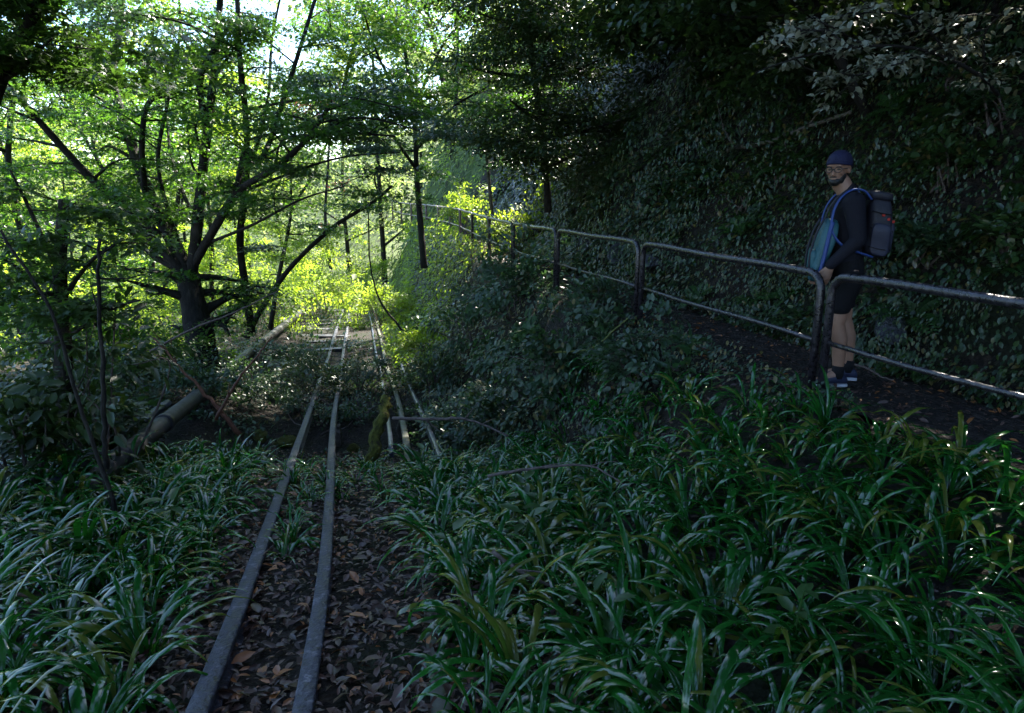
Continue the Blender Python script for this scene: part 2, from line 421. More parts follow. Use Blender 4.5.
def tree_from_limbs(name, limbs, label, cat, leafmat, seed, nb, blen, per, r, L, tpl='diamond', bark='bark', flat=.1, group=None, sub=3, upb=.3, f0=.3, up=.35, wl=.62, crown_bias=(0, 0, 0), flare=True):
    rng = rng_(seed)
    base = limbs[0][0][0].copy()
    root = empty(name, base); tag(root, label, cat, group)
    mb = MB(); C = []
    for pts, r0, r1 in limbs:
        rad = np.linspace(r0, r1, len(pts)) ** 1.0
        p = pts - base
        mb.tube(p, rad, 9 if r0 > .06 else 6, wob=.05, seed=seed)
        n_ = nb if r0 > .035 else max(2, nb // 2)
        C += limb_branches(rng, mb, p, rad, n_, blen, sub, f0, upb, bias=crown_bias)
    mb.build('trunk', M[bark], root)
    link('crown', spray(rng, C, r * rng.uniform(.6, 1.25, len(C)), per, flat, L, tpl, 'crown', up=up, wl=wl), M[leafmat], root)
    return root

def generic_tree(name, x, y, h, cr, label, leafmat, seed, per=26, r=.7, L=.16, nlimb=8, nb=5, trunk=.16, group=None, z0=None, lean=(0, 0), bark='bark', first=.3, tpl='diamond', cat='tree'):
    rng = rng_(seed)
    z = Hs(x, y) - .1 if z0 is None else z0
    b = np.array((x, y, z)); top = b + np.array((lean[0], lean[1], h))
    tr = catmull([b, b + (top - b) * .4 + rng.normal(0, .03 * h, 3) * (1, 1, 0), b + (top - b) * .75 + rng.normal(0, .03 * h, 3) * (1, 1, 0), top], 5)
    limbs = [(tr, trunk, .03)]
    for k in range(nlimb):
        f = first + (.97 - first) * (k + rng.random() * .6) / nlimb; i = int(f * (len(tr) - 1)); a = k * 2.4 + rng.normal(0, .4)
        ln = cr * (1.15 - .6 * abs(f - .55)) * rng.uniform(.7, 1.1)
        e = tr[i] + np.array((math.cos(a) * ln, math.sin(a) * ln, ln * rng.uniform(.1, .5)))
        limbs.append((catmull([tr[i], (tr[i] + e) / 2 + rng.normal(0, .08, 3) * ln, e], 4), trunk * .4 * (1.1 - f) + .02, .012))
    return tree_from_limbs(name, limbs, label, cat, leafmat, seed + 7, nb, cr * .45, per, r, L, tpl, bark, group=group, sub=2, f0=.35, up=.45)

# the big many-stemmed maple left of the track
D0 = 13.2
big = [
    ([(206, 372, D0), (200, 335, D0), (193, 300, D0), (186, 268, D0 + .1)], .29, .2),
    ([(188, 275, D0), (160, 248, D0 - .3), (130, 214, D0 - .6), (85, 172, D0 - 1), (40, 122, D0 - 1.6), (5, 84, D0 - 2.2), (-40, 50, D0 - 2.8)], .095, .04),
    ([(186, 272, D0), (176, 248, D0), (152, 200, D0 + .3), (131, 142, D0 + .5), (113, 82, D0 + .6), (118, 32, D0 + .8), (128, -40, D0 + 1)], .145, .055),
    ([(192, 270, D0), (197, 228, D0 - .2), (203, 170, D0 - .3), (210, 110, D0 - .4), (217, 45, D0 - .4), (222, -30, D0 - .5)], .115, .05),
    ([(207, 130, D0 - .4), (200, 82, D0 - .8), (214, 50, D0 - 1), (232, 22, D0 - 1.3)], .07, .03),
    ([(193, 266, D0), (210, 236, D0 - .4), (238, 192, D0 - 1), (275, 168, D0 - 1.5), (306, 140, D0 - 2), (330, 105, D0 - 2.4)], .09, .03),
    ([(236, 194, D0 - 1), (246, 150, D0 - .8), (262, 158, D0 - 1), (285, 95, D0 - 1), (300, 48, D0 - 1), (318, -10, D0 - 1)], .06, .03),
    ([(275, 168, D0 - 1.5), (320, 134, D0 - 1.6), (395, 136, D0 - 2.4)], .045, .015),
    ([(145, 190, D0), (142, 150, D0 - .6), (146, 108, D0 - .8), (162, 88, D0 - 1), (158, 50, D0 - 1)], .06, .03),
    ([(190, 268, D0), (170, 218, D0 + .2), (158, 160, D0 + .1), (168, 100, D0), (180, 30, D0), (176, -30, D0)], .055, .02),
    ([(196, 258, D0), (224, 214, D0 + .3), (252, 160, D0 + .5), (268, 100, D0 + .6), (272, 40, D0 + .7), (284, -20, D0 + .8)], .055, .02),
    ([(180, 262, D0), (140, 236, D0 - .4), (92, 212, D0 - .9), (40, 196, D0 - 1.4)], .04, .012),
    ([(200, 246, D0 - .2), (250, 226, D0 - .8), (300, 200, D0 - 1.4), (345, 186, D0 - 2)], .035, .01),
    ([(160, 235, D0), (120, 195, D0 + .8), (80, 130, D0 + 1.4), (50, 80, D0 + 1.8)], .06, .02),
    ([(197, 225, D0), (180, 185, D0 + 1), (170, 150, D0 + 1.5), (165, 90, D0 + 2)], .05, .02),
]
limbs = [(pix_limb(s), a, b) for s, a, b in big]
for k, tgt in ((1, [(-5.4, 12.6, 8.4), (-6.4, 13.6, 9), (-7.6, 14.6, 8.6), (-6.4, 11.4, 8.8), (-8, 12.6, 9)]), (2, [(-4.4, 13.6, 8.6), (-3.6, 12.4, 8.2), (-5, 15, 9), (-6, 15.6, 9.2), (-3.6, 15, 8.8), (-4.8, 11.4, 8.6)])):  # unseen upper limbs added to keep sun off the gully shrubs
    for p in tgt:
        q = limbs[k][0][-1]; p = np.array(p)
        limbs.append((catmull([q, (p + q) / 2 + np.array((0, 0, .4)), p], 6), .05, .015))
tree_from_limbs('maple_tree', limbs, 'large dark many-stemmed maple spreading its limbs at the left of the rusty rails', 'tree', 'maple', 11, 12, 1.3, 46, .5, .07, 'star', flat=.07, upb=.32, up=.4, wl=1.0, crown_bias=(0, .45, .1))
# flat layers of shaded bluish leaves held out over the track
LAY = [((244, 110, 12.35), (330, 96, 11.2), (400, 108, 10.2)), ((246, 190, 13.05), (330, 160, 11.4), (400, 152, 10.4)), ((246, 140, 12.55), (350, 118, 11.2), (420, 130, 10.4)),
       ((240, 50, 11.95), (180, 22, 11.2), (110, 12, 10.6))]
limbs = [(pix_limb([(252, 335, 14.6), (246, 290, 14.2), (240, 240, 13.6), (246, 180, 13), (246, 120, 12.4), (240, 60, 12), (236, -40, 12)]), .085, .04)]
for l in LAY: limbs.append((pix_limb(list(l)), .03, .01))
tree_from_limbs('slender_tree', limbs, 'slender dark upright tree holding flat bluish leaf layers over the track', 'tree', 'maple_blue', 12, 9, .8, 60, .42, .062, 'star', flat=.05, upb=.02, up=.3, wl=1.0)
# slim leaning stem
limbs = [(pix_limb([(246, 338, 16), (262, 308, 16), (290, 268, 16), (332, 228, 15.8), (370, 204, 15.5), (392, 186, 15.3)]), .075, .03)]
tree_from_limbs('leaning_tree', limbs, 'thin dark stem leaning to the right across the bright gap above the rails', 'tree', 'maple', 13, 7, .9, 30, .4, .07, 'star', f0=.5, wl=1.0)
limbs = [(pix_limb([(270, 330, 19), (279, 275, 19), (290, 220, 18.8), (291, 180, 18.6)]), .07, .03), (pix_limb([(288, 234, 18.9), (305, 235, 18.8), (322, 236, 18.6)]), .03, .01),
         (pix_limb([(291, 210, 18.9), (320, 160, 18.6), (350, 75, 18.4), (360, 50, 18.2)]), .04, .012), (pix_limb([(340, 105, 18.5), (356, 40, 18.4), (384, 16, 18.2)]), .05, .02)]
tree_from_limbs('young_tree', limbs, 'young thin tree with a forked top behind the leaning stem', 'tree', 'bright', 14, 8, 1.1, 40, .45, .08, 'star', wl=1.0)
# tree beside the handrail
limbs = [(pix_limb([(424, 268, 19.5), (421, 230, 19.5), (417, 180, 19.4), (414, 120, 19.2), (405, 50, 19)]), .105, .05),
         (pix_limb([(417, 170, 19.4), (380, 120, 18), (340, 80, 17.5)]), .05, .02), (pix_limb([(416, 150, 19.3), (450, 110, 18), (490, 85, 17)]), .05, .02),
         (pix_limb([(414, 110, 19.2), (440, 50, 18), (470, 10, 17)]), .05, .02), (pix_limb([(414, 120, 19.2), (380, 60, 18), (360, 0, 17)]), .05, .02)]
tree_from_limbs('trackside_tree', limbs, 'dark straight tree on the green bank in front of the far handrail', 'tree', 'maple', 15, 11, 1.5, 56, .55, .085, 'star', flat=.09, upb=.12, wl=1.0, f0=.52)
# near dark tree at the left edge
def reach(start, pts, r0=.06, r1=.02):
    out = []
    for p in pts:
        p = np.array(p, float); m_ = (start + p) / 2 + np.array((0, 0, .5))
        out.append((catmull([start, m_, p], 6), r0, r1))
    return out
limbs = [(pix_limb([(66, 500, 6.4), (66, 420, 6.4), (63, 340, 6.4), (60, 270, 6.4), (64, 200, 6.4)]), .105, .045)]
limbs += [(pix_limb([(62, 300, 6.4), (90, 262, 6.2), (115, 245, 6.0)]), .025, .008), (pix_limb([(62, 320, 6.4), (20, 270, 6.2), (-20, 250, 6)]), .025, .008),
          (pix_limb([(62, 280, 6.4), (30, 210, 6.3), (10, 170, 6.2)]), .025, .008), (pix_limb([(63, 340, 6.4), (110, 310, 6.0), (140, 300, 5.8)]), .02, .008)]
tree_from_limbs('edge_tree', limbs, 'short dark near tree standing in the bushes at the left edge', 'tree', 'maple_dark', 16, 5, .5, 34, .3, .075, 'star', flat=.14, f0=.4, upb=.1, wl=1.0)
b0 = np.array((-7.4, 7.2, Hs(-7.4, 7.2) - .1))
tr = catmull([b0, b0 + (.2, .1, 2.5), PD(-30, 130, 7.6), PD(4, 70, 7.4), PD(42, -5, 7.2), PD(70, -90, 7.1)], 6)
limbs = [(tr, .11, .04), (pix_limb([(-4, 84, 7.5), (18, 72, 7.3), (34, 56, 7.1), (52, 38, 7)]), .025, .01)]
limbs += reach(tr[-1], [(-4.6, 6.6, 7.6), (-6, 5, 7.4), (-7, 8, 8), (-5.4, 3.4, 7), (-7.6, 3, 7), (-5.6, 9.4, 4.4), (-6.4, 9, 3.6), (-3.6, 3.4, 5.6), (-2.8, 2.2, 5.4), (-4.4, 4.6, 5.8), (-5.4, 5.4, 5.8), (-3.6, 1, 5.4), (-2.2, 3.6, 6.2), (-6.2, 3.8, 5.6), (-5, 4.5, 7), (-3.8, 2.4, 6.8), (-3.2, 5, 7.4), (-2.8, .8, 6.4), (-4.6, 1, 6.4), (-6, .4, 6.6), (-4.4, -2, 6.4), (-7, -2.4, 6.4)])  # unseen limbs added overhead to darken the left foreground
tree_from_limbs('overhanging_tree', limbs, 'dark limb with small leaves leaning in at the upper left edge', 'tree', 'maple_dark', 216, 10, .95, 84, .52, .085, 'star', flat=.1, f0=.5, upb=.1, wl=1.0)
# trees on the right-hand bank
def PG(px, py, lift):
    for D in np.arange(2, 40, .04):
        p = PD(px, py, D)
        if p[2] < Hs(p[0], p[1]) + lift: return p
    return p
def DG(px, py, lift=0):
    p = PG(px, py, lift); return float(p[1] * math.cos(PITCH) - (p[2] - CAMZ) * math.sin(PITCH))
db = DG(872, 128)
limbs = [(pix_limb([(880, 145, db + .1), (870, 118, db - .05), (856, 92, db - .2), (834, 48, db - .4), (812, 2, db - .6), (790, -60, db - .8), (770, -160, db - 1)]), .06, .045)]
limbs += reach(limbs[0][0][-1], [(3, 3.6, 6.2), (4.4, 6.6, 7.6), (5, 3.4, 6.6), (4.0, 1.6, 6.0), (2.2, 7.5, 6.2), (1.4, 8.4, 6.8), (2.8, 8.8, 6.6), (2.6, 6.2, 6.4), (-.6, 11.2, 8.2), (0, -2.5, 6), (2, -3, 6), (-2, -3, 6.2)])  # unseen limbs added overhead and behind the view to block sky and sun
tree_from_limbs('leaning_bank_tree', limbs, 'grey brown trunk leaning left on the dark bank above the man', 'tree', 'dark', 17, 12, 1.3, 100, .64, .1, 'oval', 'bark', flat=.14, f0=.5, upb=.2)
limbs = [(pix_limb([(548, 212, 15.5), (546, 170, 15.5), (540, 120, 15.4), (530, 40, 15), (520, -60, 14.6)]), .085, .06)]
for e in [(440, 60, 14.2), (470, 10, 14), (600, 60, 13), (620, 120, 13), (510, 100, 13.4), (640, 10, 12.6), (560, 20, 12.6), (460, 130, 14.4), (580, 150, 13.4), (500, -20, 13)]:
    limbs.append((pix_limb([(540, max(e[1] + 20, 20), 15.3), ((540 + e[0]) / 2, e[1] + 12, (15.3 + e[2]) / 2), e]), .05, .015))
limbs += reach(limbs[0][0][-2], [(-1.3, 14, 7.6), (-.5, 12.4, 7.2), (-2.5, 15.5, 8), (.4, 15, 8), (-2, 12.4, 8.4), (.8, 12, 7), (-2.6, 13.6, 8.6), (-.2, 12.2, 8.4)], .05)  # unseen limbs added above to keep sun off the bank and foreground
tree_from_limbs('bank_tree', limbs, 'dark evergreen tree overhanging the path from the bank in the middle distance', 'tree', 'dark', 18, 11, 1.25, 48, .5, .085, 'oval', flat=.16, upb=.15)
limbs = [(pix_limb([(492, 214, 18.5), (488, 170, 18.4), (486, 130, 18.3), (492, 60, 18)]), .06, .03)]
tree_from_limbs('pale_tree', limbs, 'thin pale trunk on the bank behind the handrail in the distance', 'tree', 'maple_blue', 19, 8, 1.0, 40, .45, .08, 'oval', 'bark_pale', flat=.14)
limbs = [(pix_limb([(700, 40, 11), (690, -20, 10.8), (680, -120, 10)]), .12, .06)]
for e in [(560, -60, 8.5), (800, -50, 9.5), (620, -140, 8), (740, -200, 7.5), (690, 20, 10)]:
    limbs.append((pix_limb([(688, -30, 10.8), ((688 + e[0]) / 2, e[1], (10.8 + e[2]) / 2), e]), .05, .02))
tree_from_limbs('upper_bank_tree', limbs, 'dense dark tree high on the bank at the top right of centre', 'tree', 'dark', 20, 13, 1.3, 56, .55, .11, 'oval', flat=.16, upb=-.05)

# tall trees added on top of the bank to shade it and the foreground
gi = 0
for yv, dx, h, cr in [(6.5, 4.6, 9, 3.2), (10, 4.4, 9.5, 3.4), (13.5, 4.4, 9.5, 3.4), (17, 4.4, 9, 3.2), (8, 7.5, 10, 3.6), (12, 7.5, 10, 3.6), (16, 7.4, 10, 3.6), (3, 5, 9, 3.2), (20.5, 4.6, 8, 2.8), (26, 3.4, 7.5, 2.8), (30, 3.6, 8, 3.0), (0, 3.4, 8.5, 3.2), (-3.5, 2.4, 8.5, 3.4)]:
    generic_tree('bank_top_tree', float(xf(yv)) + 1.25 + dx, yv, h, cr, 'tall dark tree added for shade along the top of the right-hand bank', 'dark', 300 + gi, per=26, r=.75, L=.16, nlimb=12, nb=6, trunk=.16, group='trees along the top of the bank', first=.3, lean=(-1.6, 0), tpl='oval')
    gi += 1
# bright trees beyond the end of the rails and across the valley
for k, (xv, yv) in enumerate([(-4.5, -6.5), (.5, -8), (-9.5, -2.5)]):  # unseen trees added behind the viewpoint to cut the sky light
    generic_tree('shade_tree', xv, yv, 9, 3.4, 'unseen tall leafy tree added behind the viewpoint to block skylight', 'dark', 330 + k, per=44, r=.8, L=.18, nlimb=12, nb=6, trunk=.16, group='unseen shade trees behind the viewpoint', first=.2, tpl='oval')
gi = 0
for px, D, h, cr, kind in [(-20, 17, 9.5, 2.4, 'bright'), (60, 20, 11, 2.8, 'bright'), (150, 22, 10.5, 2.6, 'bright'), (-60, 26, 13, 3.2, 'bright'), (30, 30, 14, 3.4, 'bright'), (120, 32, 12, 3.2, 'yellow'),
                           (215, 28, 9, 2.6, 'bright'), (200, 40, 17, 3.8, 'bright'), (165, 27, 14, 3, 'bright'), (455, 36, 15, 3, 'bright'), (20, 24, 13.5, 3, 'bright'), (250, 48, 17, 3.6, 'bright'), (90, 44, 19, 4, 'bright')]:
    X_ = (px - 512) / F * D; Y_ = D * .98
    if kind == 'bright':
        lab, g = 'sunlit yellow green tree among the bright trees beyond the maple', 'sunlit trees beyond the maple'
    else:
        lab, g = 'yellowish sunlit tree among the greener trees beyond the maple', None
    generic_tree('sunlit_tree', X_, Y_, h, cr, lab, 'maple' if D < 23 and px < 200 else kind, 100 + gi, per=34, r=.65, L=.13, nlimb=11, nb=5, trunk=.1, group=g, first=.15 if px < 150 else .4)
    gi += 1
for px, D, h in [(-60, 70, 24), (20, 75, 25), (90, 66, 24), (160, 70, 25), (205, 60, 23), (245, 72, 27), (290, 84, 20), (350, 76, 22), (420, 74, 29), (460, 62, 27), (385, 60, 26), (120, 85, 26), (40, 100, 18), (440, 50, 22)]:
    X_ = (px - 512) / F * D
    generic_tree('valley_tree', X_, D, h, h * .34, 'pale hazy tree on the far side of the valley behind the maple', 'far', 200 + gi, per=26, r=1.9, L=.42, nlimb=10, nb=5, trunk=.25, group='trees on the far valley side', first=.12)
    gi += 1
X_ = (338 - 512) / F * 46
generic_tree('red_tree', X_, 46, 15.0, 2.4, 'reddish pink tree glimpsed at the top above the rails', 'red', 400, per=16, r=.6, L=.16, nlimb=6, nb=4, trunk=.14, first=.8)

# ------------------------------------------------------------------ shrubs
def shrub(name, c, rad, n, L, label, mat='shrub', seed=0, group=None, tpl='oval', stems=9, cat='shrub', out=.9, clump=60, cl=.28, wl=.6):
    rng = rng_(seed + 900)
    rx, ry, rz = rad
    base = np.array((c[0], c[1], Hs(c[0], c[1])))
    root = empty(name, base); tag(root, label, cat, group)
    mb = MB(); tips = []
    for k in range(stems):
        a = rng.uniform(0, 2 * math.pi); q = math.sqrt(rng.random())
        e = np.array((math.cos(a) * q * rx, math.sin(a) * q * ry, rz * (.5 + .5 * rng.random()) * (1.15 - .5 * q)))
        m_ = e * .5 + rng.normal(0, .12, 3) * rz; m_[2] = abs(m_[2]) + .1 * rz
        p = catmull([(rng.normal(0, .06), rng.normal(0, .06), -.05), m_, e], 5)
        mb.tube(p, np.linspace(.014, .004, len(p)), 5)
        tips += [p[-1], p[-3], p[6]]
    mb.build('stems', M['twig'], root)
    nc = max(6, n // clump)
    a = rng.uniform(0, 2 * math.pi, nc); zz = rng.uniform(-.25, 1, nc); q = np.sqrt(np.maximum(0, 1 - zz ** 2)) * rng.uniform(.55, 1.0, nc)
    C = np.stack([np.cos(a) * q * rx, np.sin(a) * q * ry, np.maximum(zz, 0) * rz * rng.uniform(.55, 1.05, nc)], 1)
    C[:, 2] += H(C[:, 0] + base[0], C[:, 1] + base[1]) - base[2] + .08
    C = np.vstack([C, np.array(tips)])
    k = len(C); per = max(4, n // k)
    crad = cl * min(rx, rz * 1.3) ** .5 * rng.uniform(.6, 1.3, k)
    Cr = np.repeat(C, per, 0); rr = np.repeat(crad, per)
    d = rng.normal(0, 1, (k * per, 3)); d = norm(d) * (rng.random(k * per) ** .4)[:, None] * rr[:, None]; d[:, 2] *= .6
    P = Cr + d
    o = P / np.array((rx, ry, rz)); o = norm(o + np.repeat(rng.normal(0, .3, (k, 3)), per, 0))
    Nn = o * out * .6 + np.array((0, 0, .8)) + np.repeat(rng.normal(0, .3, (k, 3)), per, 0) + rng.normal(0, .2, o.shape)
    Tt = o + np.array((0, 0, -.6)) + np.repeat(rng.normal(0, .4, (k, 3)), per, 0) + rng.normal(0, .28, o.shape)
    Ls = L * rng.uniform(.55, 1.3, len(P))
    rnd = np.clip(np.repeat(rng.random(k) * .5, per) + rng.random(k * per) * .5, 0, 1)
    link('foliage', leaves('foliage', P, Tt, Nn, Ls, Ls * wl, tpl, rnd), M[mat], root)
    return root

def shrub_at(px, py, D, *a, **k):
    p = PD(px, py, D); return shrub(k.pop('name', 'shrub'), (p[0], p[1]), *a, **k)

# bushes on the slope between the track and the path
shrub_at(640, 372, 6.6, (.55, .5, .5), 1300, .075, 'low rounded shrub under the handrail joint left of the man', seed=1)
shrub_at(560, 345, 8.0, (.75, .7, 1.0), 2000, .085, 'leafy shrub covering the dark rock face below the handrail', seed=2)
shrub_at(500, 350, 8.8, (.6, .7, .95), 1700, .085, 'shrub with drooping leaves in the gully just right of the rails', seed=3)
shrub_at(450, 385, 9.0, (.6, .7, .8), 1900, .072, 'pale leaved shrub growing over the right-hand rails', mat='maple_blue', seed=4)
shrub_at(515, 280, 11, (.9, 1.0, 1.1), 2400, .1, 'broad bush with drooping bluish leaves below the middle of the handrail', mat='maple_blue', seed=5, out=1.2)
shrub_at(470, 285, 13.5, (1.2, 1.1, .95), 2600, .11, 'big rounded bush on the slope between rails and handrail', mat='maple_blue', seed=6, out=1.2)
shrub_at(600, 300, 9.2, (.5, .5, .45), 1100, .06, 'small shrub at the path edge beneath the third handrail panel', seed=7)
shrub_at(430, 330, 13, (.7, .8, .8), 2000, .07, 'dark bush leaning over the far right-hand rail', seed=8)
shrub_at(425, 270, 18, (1.1, 1.0, .8), 2400, .09, 'yellow green sunlit bush below the straight dark tree', mat='yellow', seed=9)
shrub_at(378, 290, 24, (1.5, 1.4, 1.5), 3000, .1, 'bright yellow bush at the far end of the right-hand rails', mat='yellow', seed=11)
shrub_at(405, 262, 26, (1.3, 1.2, .9), 2200, .1, 'sunlit flowering bush on the slope left of the straight dark tree', mat='yellow', seed=12)
shrub_at(335, 290, 31, (1.8, 1.2, 1.6), 2600, .11, 'bright yellow green bush closing the end of the left-hand rails', mat='yellow', seed=13)
shrub_at(300, 295, 30, (1.4, 1.2, 1.7), 2200, .11, 'sunlit green bush beyond the sleepers', mat='bright', seed=14)
shrub_at(360, 250, 38, (2.2, 1.8, 1.3), 2600, .14, 'tall hazy green bush behind the rails end', mat='far', seed=16)
# growing across the rails
shrub_at(310, 398, 12.5, (1.0, .5, .8), 2600, .06, 'low leafy shrub sprawling across the left-hand rails', seed=17, cl=.2)
shrub_at(360, 392, 12.6, (.8, .5, .75), 2000, .06, 'low leafy shrub growing between the two pairs of rails', seed=18, cl=.2)
shrub_at(250, 395, 11.5, (.8, .7, .6), 1700, .06, 'low bush between the grey pipe and the left-hand rails', seed=19)
shrub_at(262, 350, 17, (.9, .9, .5), 1400, .075, 'low bush behind the grey pipe beside the sleepers', seed=20)
# undergrowth left of the track
shrub_at(205, 400, 10, (.9, .8, .75), 2200, .075, 'bush with bluish leaves in front of the maple trunk', mat='maple_blue', seed=21)
shrub_at(112, 385, 9.6, (.8, .8, 1.0), 2400, .08, 'leafy bush behind the near end of the grey pipe', seed=22)
shrub_at(120, 330, 11.5, (1.2, 1.1, 1.5), 3000, .09, 'bright green bush left of the maple trunk', mat='maple', seed=23)
shrub_at(40, 330, 10.5, (1.3, 1.2, 1.9), 3200, .095, 'tall green bush behind the dark near trunk', mat='maple', seed=24)
shrub_at(20, 410, 7.2, (.9, .8, 1.0), 2200, .085, 'dark bush at the left edge behind the near trunk', mat='dark', seed=25)
shrub_at(110, 452, 6.6, (.55, .5, .7), 1000, .085, 'broad-leaved bush to the right of the dark near trunk', mat='shrub', seed=27)
shrub_at(90, 345, 5.8, (.5, .5, 2.1), 620, .15, 'tall sapling with large broad leaves in front of the dark near trunk', mat='dark', seed=28, cat='sapling', name='sapling', clump=20, cl=.4, wl=.42)
shrub_at(20, 470, 5.2, (.6, .5, .8), 800, .1, 'dark broad-leaved bush at the lower left edge', mat='dark', seed=29)
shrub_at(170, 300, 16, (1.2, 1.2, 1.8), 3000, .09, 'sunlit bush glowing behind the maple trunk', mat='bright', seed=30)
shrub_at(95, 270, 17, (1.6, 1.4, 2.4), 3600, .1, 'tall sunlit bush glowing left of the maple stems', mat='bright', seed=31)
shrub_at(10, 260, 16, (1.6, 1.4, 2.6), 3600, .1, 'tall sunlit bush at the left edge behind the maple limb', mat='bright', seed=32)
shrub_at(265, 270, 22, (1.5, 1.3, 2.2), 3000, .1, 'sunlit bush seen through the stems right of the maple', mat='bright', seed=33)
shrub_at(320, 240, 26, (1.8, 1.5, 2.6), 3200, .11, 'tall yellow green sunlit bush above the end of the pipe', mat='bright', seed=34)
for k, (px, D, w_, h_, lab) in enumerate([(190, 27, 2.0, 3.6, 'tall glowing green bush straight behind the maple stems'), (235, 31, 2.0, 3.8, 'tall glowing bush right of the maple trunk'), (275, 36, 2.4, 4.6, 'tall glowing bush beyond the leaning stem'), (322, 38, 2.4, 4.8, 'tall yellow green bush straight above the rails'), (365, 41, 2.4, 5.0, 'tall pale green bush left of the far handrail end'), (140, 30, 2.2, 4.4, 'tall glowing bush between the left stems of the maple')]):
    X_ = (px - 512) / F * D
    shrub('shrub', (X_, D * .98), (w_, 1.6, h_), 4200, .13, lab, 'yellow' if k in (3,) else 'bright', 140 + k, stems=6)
# at the foot of the bank behind the handrail
shrub_at(520, 205, 17, (.9, .8, 1.2), 2000, .085, 'sunlit yellow shrub behind the handrail by the pale trunk', mat='yellow', seed=35)
shrub_at(465, 195, 22, (1.2, 1.0, 1.8), 2600, .1, 'hazy green shrub on the bank behind the far handrail', mat='bright', seed=36)

BK = [(690, 205, 'dark shrub drooping from the bank above the third handrail panel'), (770, 200, 'leafy shrub on the bank just left of the man'), (925, 215, 'dark shrub on the bank just right of the backpack'), (985, 150, 'dim shrub high on the bank at the right edge'),
      (625, 150, 'shrub hanging from the dark bank in the middle distance'), (705, 105, 'dark shrub on the bank above the grey bare branch'), (905, 300, 'low shrub at the foot of the bank right of the man'), (990, 290, 'low shrub at the foot of the bank at the right edge'), (790, 110, 'shrub on the bank between the grey branch and the pale leaves'), (940, 110, 'dim shrub on the bank below the pale leaves'), (655, 215, 'small shrub at the foot of the bank beside the wet rocks'), (735, 225, 'yellowish green shrub at the foot of the bank left of the man')]
for k, (px, py, lab) in enumerate(BK):
    p = PG(px, py, .0); q = rng_(k + 60)
    shrub('shrub', (p[0] + .1, p[1]), (q.uniform(.3, .5), q.uniform(.4, .7), q.uniform(.35, .6)), int(q.uniform(600, 1000)), q.uniform(.06, .1), lab, 'ivy' if k % 3 else 'shrub', 60 + k)
# leaves, sky sheen in their colour, held out over the path from the dark bank
ds = DG(1000, 110) - .05
limbs = [(pix_limb([(1012, 118, ds + .1), (985, 80, ds - .3), (930, 52, ds - .6), (870, 46, ds - .8), (805, 56, ds - .9), (756, 72, ds - .95)]), .02, .005), (pix_limb([(960, 66, ds - .45), (920, 24, ds - .7), (880, 12, ds - .9), (830, 20, ds - 1)]), .012, .004),
         (pix_limb([(870, 46, ds - .8), (820, 30, ds - 1), (775, 46, ds - 1.1)]), .01, .004), (pix_limb([(985, 80, ds - .3), (985, 34, ds - .6), (1010, 8, ds - .8)]), .012, .004), (pix_limb([(930, 52, ds - .6), (880, 70, ds - .9), (850, 84, ds - 1)]), .01, .004)]
tree_from_limbs('overhanging_shrub', limbs, 'shrub with leaves tinted by pale sky sheen reaching out over the man from the dark bank', 'shrub', 'pale', 40, 13, .34, 15, .17, .058, 'oval', flat=.1, sub=1, f0=.15, upb=0)

PIPE = [PG(82, 490, .16), PG(118, 460, .2), PG(158, 428, .28), PG(205, 390, .3), PG(255, 348, .3), PG(303, 311, .3)]
def offpipe(a, b):
    q = catmull(PIPE, 10); d = np.min(np.hypot(a[:, None] - q[None, :, 0], b[:, None] - q[None, :, 1] + .25), 1)
    return np.clip((d - .3) / .25, 0, 1)
# ------------------------------------------------------------------ ground cover (nobody could count it)
def cover(name, xs, ys, mat, L, seed, lift=.12, tpl='oval', dens=None, kind='stuff', wl=.62, upw=.5, lab=None):
    rng = rng_(seed)
    if dens is not None:
        k = rng.random(len(xs)) < dens(xs, ys); xs, ys = xs[k], ys[k]
    n = hn(xs, ys)
    P = np.stack([xs, ys, H(xs, ys)], 1) + n * (rng.random(len(xs))[:, None] ** 1.5 * lift + .01)
    fx = np.stack([wob(xs, ys + 3 * P[:, 2], 3.1, seed + k) for k in range(300, 303)], 1)
    Nn = n * .8 + np.array((-.15, -.1, upw)) + fx * .3 + rng.normal(0, .22, n.shape)
    Tt = np.array((-.5, -.3, -.7)) + fx[:, ::-1] * .5 + rng.normal(0, .32, n.shape)
    Ls = L * rng.uniform(.5, 1.3, len(xs)) * (1 + .35 * fx[:, 0]) * np.clip(ys / 9, .8, 2.2)
    o = link(name, leaves(name, P, Tt, Nn, Ls, Ls * wl, tpl, rng.random(len(xs))), M[mat])
    return tag(o, lab, name.replace('_', ' '), None, kind)
rng = rng_(77)
def bank_xy(n, y0, y1, d0=1.2, d1=6.5):
    y = y0 + (y1 - y0) * rng.random(n) ** 1.25; x = xf(y) + d0 + (1.9 + .2 * y) * rng.random(n); return x, y
x, y = bank_xy(170000, 2.2, 26, 1.12)
cover('ivy', x, y, 'ivy', .066, 1, .32, dens=lambda a, b: np.clip(.78 + .7 * wob(a * 1.3, b * 1.3, 1.1, 21) + .3 * wob(a, b, 3.4, 22), .1, 1), lab='ivy and small leaves hanging over the dark bank')
x, y = bank_xy(30000, 3, 24)
cover('moss', x, y, 'moss', .04, 2, .06, dens=lambda a, b: np.clip(.2 + .8 * wob(a, b, 1.2, 31), 0, 1), lab='olive moss patches on the dark bank')
